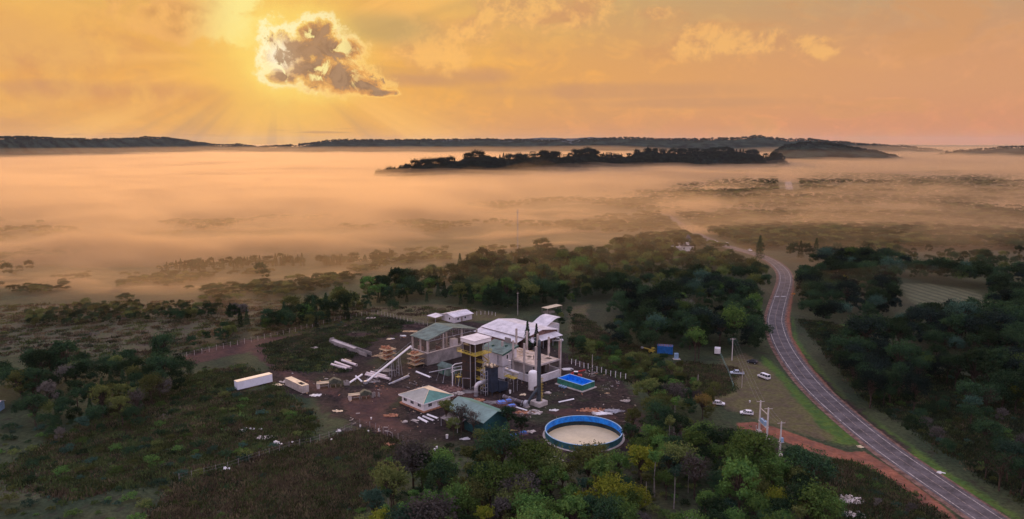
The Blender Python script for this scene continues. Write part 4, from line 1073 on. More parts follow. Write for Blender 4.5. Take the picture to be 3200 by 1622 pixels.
def round_tank():
    c = TANK.copy()
    t = thing('round_tank', 'wide round open tank with a blue inner wall holding cream liquid', 'tank', c.x, c.y, 0, 0, None, False)
    r, h, n = TANK_R, 1.9, 72
    def ring(r0, r1, z0, z1):
        return MB().lathe([(r0, z0), (r1, z0), (r1, z1), (r0, z1), (r0, z0)], n=n, cap=False)
    ring(r - .12, r, -.2, h).put('wall', mat('teal_tank_wall', (.032, .13, .15), .6, .22, .4), t)
    ring(r - .2, r - .12, .15, h).put('liner', C_blue, t)
    ring(r - .2, r - .12, -1.6, .15).put('liner_wet_shade', C_wetshade, t)
    ring(r - .24, r + .07, h, h + .08).put('rim', mat('pale_blue_rim', None), t)
    ring(r - .1, r + .7, -.4, .14).put('base', C_conc2, t); ring(r + .7, r + 1.8, -.4, .05).put('gravel_ring', C_mud, t)
    MB().lathe([(r - .22, -1.6), (r - .22, -1.2)], n=n).put('liquid', C_water, t)
    ring(r - .30, r - .21, -1.2, -1.1).put('scum_line', C_cream, t)
    b = MB()
    for k in range(36):
        a = k * math.pi / 18; b.bar(((r + .03) * math.cos(a), (r + .03) * math.sin(a), .2), ((r + .03) * math.cos(a), (r + .03) * math.sin(a), h), .08)
    b.put('wall_rib', mat('teal_tank_wall', None), t)
    LAND.append(('the round blue tank', Vector((c.x, c.y, 0)))); KEEP.append((c.x, c.y, 13))
    for i, (px, py) in enumerate(((1726, 1420), (1758, 1428), (1794, 1432), (1830, 1432))):
        q = at(px, py + 12)
        e = thing('concrete_peg', ['short concrete peg at the foot of the round blue tank, by the pale rubble', 'second short concrete peg along the foot of the round blue tank', 'third short concrete peg along the foot of the round blue tank', 'last short concrete peg along the foot of the round blue tank'][i], 'peg', q.x, q.y, 0, 0, 'pegs below the round tank', False)
        MB().box(-.35, .35, -.3, .3, 0, .22).put('foot', C_conc2, e); MB().box(-.07, .07, -.07, .07, .22, 1.7).put('post', C_conc, e)
round_tank()
def office():
    t = thing('site_office', 'white single-storey office with a hipped grey and sea-green roof', 'office', -37.5, 231.4, 0, R(-45.5), None, False)
    a, b = 13.3, 12.6
    MB().box(.8, a - .8, .8, b - .8, .3, 3.0).put('wall', C_white, t)
    MB().box(.1, a - .1, .1, b - .1, 0, .3).put('plinth', C_brick, t)
    y0, z0, z1 = 0, 3.0, 5.0
    P = [(0, 0, z0), (a, 0, z0), (a, b, z0), (0, b, z0), (a * .40, b * .5, z1), (a * .62, b * .5, z1)]
    base = [(0, 0, z0 - .3), (a, 0, z0 - .3), (a, b, z0 - .3), (0, b, z0 - .3)]
    r = mesh_obj('roof', P + base, [(0, 1, 5, 4), (1, 2, 5), (2, 3, 4, 5), (3, 0, 4), (6, 9, 8, 7)], [mat('grey_roof_sheet', (.34, .34, .30), .5, .08, .4), C_groof2, C_cream], t)
    for p, mi in zip(r.data.polygons, (0, 1, 2, 2, 0)): p.material_index = mi  # cream back slopes: warm sunlight is put into their colour
    MB().box(-.05, a + .05, -.06, 0, z0 - .32, z0 + .05).box(a, a + .06, 0, b, z0 - .32, z0 + .05).box(0, a, b, b + .06, z0 - .32, z0 + .05).box(-.06, 0, -.06, b, z0 - .32, z0 + .05).put('fascia', C_white, r)
    c = MB()
    for i, j in ((0, 4), (1, 5), (2, 5), (3, 4), (4, 5)): c.bar(Vector(P[i]) + Vector((0, 0, .05)), Vector(P[j]) + Vector((0, 0, .05)), .14)
    c.put('ridge_cap', C_cream, r)
    windows(t, [('y', .8, 1.9, 3.5, 1.2, 2.3, -1), ('y', .8, 5.6, 7.2, 1.2, 2.3, -1), ('y', .8, 9.4, 11.0, 1.2, 2.3, -1), ('x', a - .8, 2.6, 4.0, 1.2, 2.3, 1)])
    MB().box(a - .8, a - .72, 6.2, 7.3, .3, 2.5).put('door', C_wall, t)
    LAND.append(('the hip-roofed office', t.location.copy() + Vector((9, 0, 0)))); KEEP.append((t.location.x + 9, t.location.y, 11))
office()
def front_shed():
    t = thing('green_shed', 'long shed with sea-green roof and dark teal gable wall behind the trees', 'shed', 50, -32)
    a, b, ze, zr = 17, 10.4, 4.8, 6.9
    w = MB(); w.box(.3, a - .3, .3, b - .3, 0, ze - .1); w.prism([(.3, ze - .1), (b / 2, zr - .25), (b - .3, ze - .1)], 'x', .3, a - .3); w.put('wall', C_teal, t)
    MB().prism([(-.5, ze - .05), (b / 2, zr), (b / 2, zr - .15), (-.5, ze - .2)], 'x', -.5, a + .5).put('roof', mat('pale_green_roof', (.17, .27, .24), .5, .12, .2), t)  # this slope is greyer and paler than the one beyond the ridge
    MB().prism([(b + .5, ze - .05), (b / 2, zr + .004), (b / 2, zr - .15), (b + .5, ze - .2)], 'x', -.5, a + .5).put('roof', C_groof2, t)
    MB().box(a - .3, a - .18, 3.4, 6.6, 0, 3.6).put('door', C_gdark, t)
    MB().box(3, 8, .2, .3, 0, 3.4).put('opening_shade', C_dark, t)  # dark sheet on the wall stands in for the shaded doorway
    MB().prism([(-3.2, 2.6), (.3, 3.4), (.3, 3.3), (-3.2, 2.5)], 'x', 1, 9).put('canopy', C_conc, t)
    for x in (1.2, 8.8): MB().box(x - .08, x + .08, -3.1, -2.94, 0, 2.5).put('post', C_gal, t)
    land('the long green shed', 58, -27)
front_shed(); keep(56, -27, 9); keep(63, -27, 8); keep(52, -28, 8)
def small_shed():
    t = thing('small_green_shed', 'small grey-green gabled shed in front of the open hall wall', 'shed', 9.6, -3.2)
    a, b = 6.4, 4.6
    w = MB(); w.box(.2, a - .2, .2, b - .2, 0, 2.7); w.prism([(.2, 2.7), (b / 2, 3.7), (b - .2, 2.7)], 'x', .2, a - .2); w.put('wall', C_groof, t)
    gable_roof(-.2, a + .2, -.1, b + .1, 2.85, 4.0, .12, 'x', mat('dull_green_roof', (.10, .15, .13), .7, .2, .5), 'roof', t)
    windows(t, [('x', a - .2, 1.6, 2.6, 1.2, 2.1, 1)])
    MB().box(3.0, 4.0, .1, .2, 0, 2.0).put('door', C_gdark, t)
small_shed(); keep(12, -1, 5)
def white_house():
    t = thing('white_house', 'small white house with a pale low gable roof at the edge of the meadow', 'house', -54, 50.5)
    a, b = 9.4, 11.4
    w = MB(); w.box(0, a, 0, b, 0, 2.7); w.prism([(0, 2.7), (a / 2, 3.8), (a, 2.7)], 'y', 0, b); w.put('wall', C_wall, t)
    gable_roof(-.6, a + .6, -.6, b + .6, 2.85, 4.1, .14, 'y', C_wroof, 'roof', t)
    MB().prism([(-5.6, 2.3), (-.1, 2.75), (-.1, 2.62), (-5.6, 2.2)], 'x', -4.4, 2.2).put('porch_roof', C_wroof, t)
    for x, y in ((-4.2, -5.3), (1.9, -5.3), (-4.2, -.5)): MB().box(x - .08, x + .08, y - .08, y + .08, 0, 2.2).put('post', C_gal, t)
    windows(t, [('x', a, 2, 3, 1.1, 2.1, 1), ('x', a, 6.5, 7.5, 1.1, 2.1, 1), ('y', 0, 5.6, 6.6, 1.1, 2.1, -1)])
    MB().box(a, a + .06, 4.4, 5.3, 0, 2.1).put('door', C_oldwood, t)
    land('the small white house', -48, 56)
white_house(); keep(-49, 55, 11); keep(-52, 46, 8)
def shelter():
    t = thing('open_shelter', 'flat pale roof of an open shelter among trees behind the warehouse', 'shelter', -29.4, 95.2)
    MB().box(0, 4.2, 0, 11, 2.9, 3.05).put('roof', C_cream, t)
    for x in (.2, 4.0):
        for y in (.2, 10.8): MB().box(x - .1, x + .1, y - .1, y + .1, 0, 2.9).put('post', C_oldwood, t)
    MB().box(.4, 3.8, 1, 6, 0, 1.0).put('stack_of_boards', C_oldwood, t)
    land('the open shelter', -27, 100)
shelter(); keep(-27, 101, 9); keep(-22, 92, 7)
def trailers():
    t = thing('box_trailer', 'long white windowless box trailer standing at the end of the dirt track', 'trailer', -24.7, -65.7)
    MB().box(0, 2.5, 0, 12.9, .55, 3.4).put('box', mat('bluish_white_panel', (.72, .76, .86), .5, .05, .4), t, bevel=.04)
    MB().box(-.04, 2.54, -.04, 12.94, 3.4, 3.5).put('top', mat('sunlit_top', (.74, .64, .48), .6, .06, .4), t)  # warm sunlight on the trailer top is put into its colour
    MB().box(.1, 2.4, .1, 4.5, .25, .55).put('chassis', C_dark, t)
    for y in (9.2, 10.4):
        for x in (.3, 2.2): MB().rod((x - .15, y, .48), (x + .15, y, .48), .48, n=16).put('wheel', C_tyre, t)
    MB().box(.4, .6, 2.2, 2.4, 0, .55).box(1.9, 2.1, 2.2, 2.4, 0, .55).put('leg', C_dark, t)
    land('the white box trailer', -23, -59); keep(-23, -59, 7)
    t = thing('open_container', 'cream shipping container with part of its roof missing', 'container', -16.8, -50.8)
    L, w_, h = 12.3, 2.5, 2.7
    w = MB(); w.box(0, L, 0, .1, .15, h); w.box(0, L, w_ - .1, w_, .15, h); w.box(0, .1, .1, w_ - .1, .15, h); w.box(L - .1, L, .1, w_ - .1, .15, h); w.box(.1, L - .1, .1, w_ - .1, .15, .3)
    w.put('shell', mat('faded_container_paint', (.52, .46, .42), .7, .12, .6), t)
    MB().box(-.03, L * .64, -.03, w_ + .03, h, h + .08).box(L * .64, L + .03, -.03, .5, h, h + .08).box(L * .9, L + .03, .5, w_ + .03, h, h + .08).box(L * .64, L * .9, w_ - .5, w_ + .03, h, h + .08).put('roof', C_cream, t)  # cream here carries the warm sunlight falling on the roof
    r = MB()
    for k in range(40): r.box(.15 + k * .3, .27 + k * .3, -.06, 0, .2, h - .05)
    r.put('corrugation', mat('faded_container_paint', None), t)
    r = MB()
    for y in (.3, 1.2, 2.1): r.bar((L + .05, y, .3), (L + .05, y, h), .06)
    r.put('door_bar', C_gal, t)
    land('the cream container', -10, -49); keep(-10, -49, 7)
trailers()
def low_wall():
    t = thing('channel_wall', 'long low grey concrete channel lying across the yard behind the pipes', 'wall', -55, -10.6)
    MB().box(0, 28.5, 0, .3, 0, 1.5).box(0, 28.5, 2.3, 2.6, 0, 1.5).box(0, .3, .3, 2.3, 0, 2.2).put('side_wall', C_conc, t)
    MB().box(.3, 18, .3, 2.3, .9, 1.3).put('cover_slab', C_conc2, t)
low_wall(); keep(-48, -9, 5); keep(-38, -9, 5); keep(-30, -9, 4)

# ---------------------------------------------------------------- conveyors, scaffolds, pipes, heaps
def conveyor():
    t = thing('tube_conveyor', 'long white tube conveyor rising from the ground to the open hall', 'conveyor', 1.4, -29.1)
    a, b = Vector((0, 0, .5)), Vector((.9, 19.4, 10.1))
    MB().rod(a, b, .36, n=12).put('tube', C_white, t)
    MB().box(-.6, .6, -.8, .4, 0, 1.0).put('inlet_box', C_gal, t)
    MB().rod(b, b + Vector((0, .5, -1.2)), .3, n=10).put('outlet_chute', C_white, t)
    for f in (.56, .72):
        p = a.lerp(b, f); m = MB()
        for s in (-1, 1):
            for q in (-1, 1): m.bar((p.x + s * .35, p.y + q * .3, p.z - .3), (p.x + s * .9, p.y + q * .75, 0), .11)
        n = int(p.z / 1.3)
        for k in range(1, n):
            z = k * 1.3; w = .35 + .55 * (1 - z / p.z); d = .3 + .45 * (1 - z / p.z)
            m.bar((p.x - w, p.y - d, z), (p.x + w, p.y - d, z), .07); m.bar((p.x - w, p.y + d, z), (p.x + w, p.y - d, z + .9), .06)
        m.put('trestle', C_gal, t)
    m = MB(); m.bar(a + Vector((0, 0, 1.1)), b + Vector((0, 0, 1.6)), .05)
    for k in range(7): p = a.lerp(b, .2 + k * .12); m.bar(p, p + Vector((0, 0, 1.2 + k * .03)), .04)
    m.put('stay_cable', C_gal, t)
    t = thing('branch_conveyor', 'shorter white tube lying beside the foot of the tall conveyor', 'conveyor', -1.5, -34.5)
    MB().rod((0, 0, .6), (-2.6, 7.4, 1.6), .33, n=12).put('tube', C_white, t)
    MB().rod((-2.2, 4.4, 1.8), (1.6, 4.6, .5), .3, n=12).put('cross_tube', C_white, t)
    MB().bar((-1.2, 3.6, 0), (-1.2, 3.6, 1.0), .14).put('leg', C_gal, t)
conveyor()
def formwork(x, y, h, label):
    t = thing('formwork_tower', label, 'formwork tower', x, y, 0, 0, 'orange formwork towers beside the hall')
    rg = random.Random(int(x * 7)); w = 4.2
    for dx in (0, w):
        for dy in (0, w): MB().bar((dx, dy, 0), (dx, dy, h), .13).put('post', C_oldwood, t)
    n = 3
    for k in range(n):
        z = h * (k + .55) / n
        m = MB(); m.box(-.4, w + .4, -.4, w + .4, z - .08, z)
        for q in range(4): m.bar((-.5, .2 + q * 1.2, z + .1), (w + .5, .2 + q * 1.2, z + .1), .12)
        m.put('deck', C_wood, t)
        m = MB()
        for q in range(9):
            a, b = rg.uniform(0, w - 1.2), rg.uniform(0, w - 1.2); s = rg.uniform(.5, 1.3)
            m.box(a, a + s, b, b + s * .8, z + .18, z + .18 + rg.uniform(.3, 1.1))
        m.put('brick_stack', C_brick, t)
    m = MB()
    for z in (h * .2, h * .5): m.bar((0, -.1, z), (w, -.1, z + h * .25), .08); m.bar((w + .1, 0, z), (w + .1, w, z + h * .25), .08)
    m.put('brace', C_gal, t)
formwork(-19, -9, 5.4, 'orange brick and timber scaffold standing apart from the hall, behind the tall conveyor')
formwork(-5.2, -5.6, 5.6, 'orange brick and timber scaffold pushed against the hall corner')
for q in ((-17, -7), (-3, -3)): keep(q[0], q[1], 4)
def ptube(px0, py0, px1, py1, r, name, label, cat, m, z=None, group=None, half=False):
    a, b = at(px0, py0, r), at(px1, py1, r); c = (a + b) / 2
    t = thing(name, label, cat, c.x, c.y, 0, math.atan2(b.y - a.y, b.x - a.x), group, False); L = (b - a).length / 2
    n = 14
    if half:
        pr = [(r * math.cos(k * math.pi / 8), r * math.sin(k * math.pi / 8)) for k in range(9)]; pr += [(u * .85, v * .85) for u, v in pr[::-1]]
        MB().prism([(u, v + .02) for u, v in pr], 'x', -L, L).put('shell', m, t)
    else:
        vs = MB().lathe([(r, -L), (r, L), (r * .82, L), (r * .82, -L), (r, -L)], n=n, cap=False)
        vs.v = [Vector((v.z, v.x, v.y + r)) for v in vs.v]; vs.put('shell', m, t)
        e = MB()
        for s in (-1, 1): e.lathe([(r * 1.0, s * L - .12), (r * 1.14, s * L - .12), (r * 1.14, s * L + .02), (r * .85, s * L + .02)], n=n, cap=False)
        e.v = [Vector((v.z, v.x, v.y + r)) for v in e.v]; e.put('end_ring', m, t)
    KEEP.append((c.x, c.y, 3)); return t
PINK = mat('pinkish_white_pipe', (.66, .58, .58), .5, .08, .8)
G = 'white pipes laid out behind the machines'
ptube(1037, 1139, 1085, 1152, .5, 'white_pipe', 'white pipe on bare soil, lowest of the four laid out behind the machines', 'pipe', PINK, group=G)
ptube(1048, 1132, 1096, 1149, .5, 'white_pipe', 'white pipe on bare soil, middle one of the three long pipes laid out together', 'pipe', PINK, group=G)
ptube(1070, 1126, 1114, 1141, .5, 'white_pipe', 'white pipe on bare soil, uppermost of the three long pipes laid out together', 'pipe', PINK, group=G)
ptube(1079, 1123, 1098, 1129, .3, 'white_pipe', 'short thin cream pipe on bare soil behind three long white pipes', 'pipe', C_cream, group=G)
G = 'white pipes heaped under the tall conveyor'
ptube(1147, 1166, 1219, 1185, .48, 'white_pipe', 'white pipe under the tall conveyor, longest and lowest of the heap', 'pipe', PINK, group=G)
ptube(1160, 1162, 1208, 1176, .4, 'white_pipe', 'white pipe under the tall conveyor, lying behind the longest one', 'pipe', PINK, group=G)
ptube(1143, 1171, 1180, 1180, .4, 'white_pipe', 'white pipe under the tall conveyor, short one at the near end of the heap', 'pipe', PINK, group=G)
ptube(1214, 1199, 1276, 1171, .32, 'steel_girder', 'long grey girder on dark soil below the conveyor, the upper of two', 'girder', C_gal, group='two grey girders on the soil', half=True)
ptube(1222, 1198, 1279, 1174, .28, 'steel_girder', 'long grey girder on dark soil below the conveyor, the lower of two', 'girder', C_conc, group='two grey girders on the soil', half=True)
ptube(1301, 1159, 1346, 1177, .4, 'white_trough', 'pale trough lying in front of the hall wall by the small shed', 'trough', C_white, half=True)
G = 'roof sheets beside the office'
ptube(1308, 1302, 1337, 1317, .42, 'roof_sheet', 'half-round white sheet beside the office, biggest and nearest the weeds', 'sheet', C_white, half=True, group=G)
ptube(1322, 1298, 1356, 1312, .36, 'roof_sheet', 'half-round grey sheet beside the office, middle one of three', 'sheet', C_wroof, half=True, group=G)
ptube(1336, 1293, 1369, 1305, .36, 'roof_sheet', 'half-round white sheet beside the office, closest to the green shed', 'sheet', C_white, half=True, group=G)
ptube(1745, 1255, 1793, 1245, .3, 'pale_beam', 'pale steel beam lying on the soil below the blue basin', 'beam', C_white, half=True)
ptube(1605, 1268, 1648, 1281, .28, 'white_beam', 'white beam on the rubble beside the exhaust fan', 'beam', C_white, half=True)
def pipe_bridge():
    t = thing('pipe_bridge', 'thin grey pipe carried on slanting legs in front of the boiler', 'pipe', 12.5, -8.2)
    p = [W(0, 0)] and []
    ends = [(1341, 1164, 4.0), (1457, 1141, 5.6)]
    A, B = at(*ends[0]), at(*ends[1])
    inv = Matrix.Rotation(-ROT, 3, 'Z'); o = t.location
    a, b = inv @ (A - o), inv @ (B - o)
    MB().rod(a, b, .16, n=8).put('pipe_run', C_gal, t)
    for f, px, py in ((.28, 1364, 1188), (.43, 1384, 1196), (.70, 1414, 1197), (.88, 1432, 1206)):
        q = inv @ (at(px, py) - o); top = a.lerp(b, f)
        m = MB(); m.rod(q, top, .09, n=6); m.lathe([(.28, 0), (.28, .1)], q, 10); m.put('leg', C_gal, t)
    c = inv @ (at(1433, 1177, 2.6) - o)
    m = MB(); m.box(c.x - .9, c.x + .9, c.y - .7, c.y + .7, 2.5, 2.65)
    for s in (-1, 1):
        m.bar((c.x - .9, c.y + s * .7, 3.5), (c.x + .9, c.y + s * .7, 3.5), .08)
        for u in (-.9, .9): m.bar((c.x + u, c.y + s * .7, 0), (c.x + u, c.y + s * .7, 3.5), .09)
    m.put('yellow_platform', C_yel, t)
    t = thing('pipe_portal', 'tall white pipe frame standing in front of the dark boiler', 'frame', 26, -9.5)
    m = MB(); m.path([(0, 0, 0), (0, 0, 7.6), (.3, 1.0, 8.2), (1.2, 4.0, 8.3)], .16, 8); m.path([(0, 0, 5.6), (.4, 1.2, 5.9), (1.1, 3.6, 5.9)], .14, 8); m.put('frame_pipe', C_white, t)
    MB().box(-.4, .4, -.4, .4, 0, .3).put('base', C_conc2, t)
pipe_bridge()
def sorter(px, py, label, s=1.0):
    c = at(px, py)
    t = thing('sorting_machine', label, 'machine', c.x, c.y, 0, R(18), 'yellow-topped machines by the conveyor', False)
    t.scale = (s, s, s)
    MB().box(-5.2, -1.2, -1.0, 1.0, 1.6, 1.85).put('feed_belt', C_cream, t)
    MB().box(-5.3, -1.1, -.08, .08, 1.86, 1.98).put('belt_rib', C_dark, t)
    m = MB()
    for x in (-5.0, -1.4):
        for y in (-.9, .9): m.box(x - .15, x + .15, y - .15, y + .15, 0, 1.6)
    m.box(-5.1, -1.3, -1.0, -.85, .7, .95); m.put('belt_frame', C_conc, t)
    MB().box(-5.25, -4.2, -1.1, 1.1, 0, 1.5).put('feed_box', C_conc2, t)
    m = MB(); m.prism([(-1.1, 1.2), (2.8, 1.2), (2.8, 2.0), (.4, 3.1), (-1.1, 2.2)], 'y', -1.1, 1.1); m.put('screen_box', mat('mossy_steel', (.085, .095, .070), .7, .25, .9), t)
    m = MB()
    for k in range(8): m.bar((-1.0 + k * .5, -1.2, 1.4), (-1.0 + k * .5, 1.2, 1.4 + 1.4 * (1 - abs(k - 3) / 5)), .1)
    for x in (-.8, .9, 2.6):
        for y in (-.9, .9): m.bar((x, y, 0), (x, y, 1.25), .16)
    m.put('screen_frame', C_oldwood, t)
    m = MB(); rg = random.Random(px)
    for k in range(10): x = 2.8 + rg.random() * 2.6; y = rg.uniform(-1.2, 1.2); m.box(x, x + .3 + rg.random() * .3, y, y + .3, 0, .5 + rg.random() * 1.2)
    m.put('side_rack', C_conc, t)
sorter(1040, 1208, 'yellow-topped sorting machine nearer the cream container', 1.05)
sorter(1136, 1244, 'yellow-topped sorting machine below the foot of the tall conveyor', .95)
KEEP += [(at(1040, 1205).x, at(1040, 1205).y, 6), (at(1136, 1240).x, at(1136, 1240).y, 6)]
# heaps of rubble, timber and bricks: every heap is one thing
def heap(px, py, rx, ry, h, n, m, name, label, cat, shape='mix', rot=0, seed=0, z=0):
    c = at(px, py, z); rg = random.Random(int(px * 31 + py + seed)); mb = MB()
    for k in range(n):
        a = rg.random() * 6.28; f = math.sqrt(rg.random()); x, y = rx * f * math.cos(a), ry * f * math.sin(a)
        zz = max(0, h * (1 - f) * rg.random())
        if shape == 'slab':
            L, wd, t = rg.uniform(.7, 1.5), rg.uniform(.3, .8), rg.uniform(.06, .2)
        elif shape == 'plank':
            L, wd, t = rg.uniform(1.8, 3.4), rg.uniform(.12, .25), rg.uniform(.06, .14)
        else:
            L, wd, t = rg.uniform(.3, .9), rg.uniform(.25, .7), rg.uniform(.15, .5)
        q = MB().box(-L / 2, L / 2, -wd / 2, wd / 2, 0, t)
        M = Matrix.Rotation((rot if shape == 'plank' else 0) + rg.gauss(0, .35 if shape == 'plank' else 2), 3, 'Z') @ Matrix.Rotation(rg.gauss(0, .12 if shape != 'mix' else .4), 3, 'X')
        kk = len(mb.v); mb.v += [M @ v + Vector((x, y, zz)) for v in q.v]; mb.f += [tuple(kk + i for i in g) for g in q.f]
    # an uneven bed holds the loose pieces
    nb = 14; k = len(mb.v); mb.v.append(Vector((0, 0, h * .55)))
    for ringf, zf in ((.5, .38), (1.0, 0)):
        for i in range(nb): a = 6.283 * i / nb; w = rg.uniform(.8, 1.12) * ringf; mb.v.append(Vector((rx * w * math.cos(a), ry * w * math.sin(a), h * zf * rg.uniform(.7, 1.2) - (.05 if zf == 0 else 0))))
    mb.f += [(k, k + 1 + i, k + 1 + (i + 1) % nb) for i in range(nb)] + [(k + 1 + i, k + 1 + nb + i, k + 1 + nb + (i + 1) % nb, k + 1 + (i + 1) % nb) for i in range(nb)]
    o = mb.put(name, m); o.location = c; tag(o, label, cat)
    if max(rx, ry) > 1.2: KEEP.append((c.x, c.y, max(rx, ry)))
    return o
C_pale = mat('pale_rubble', (.50, .44, .40), .9, .22, 1.0)

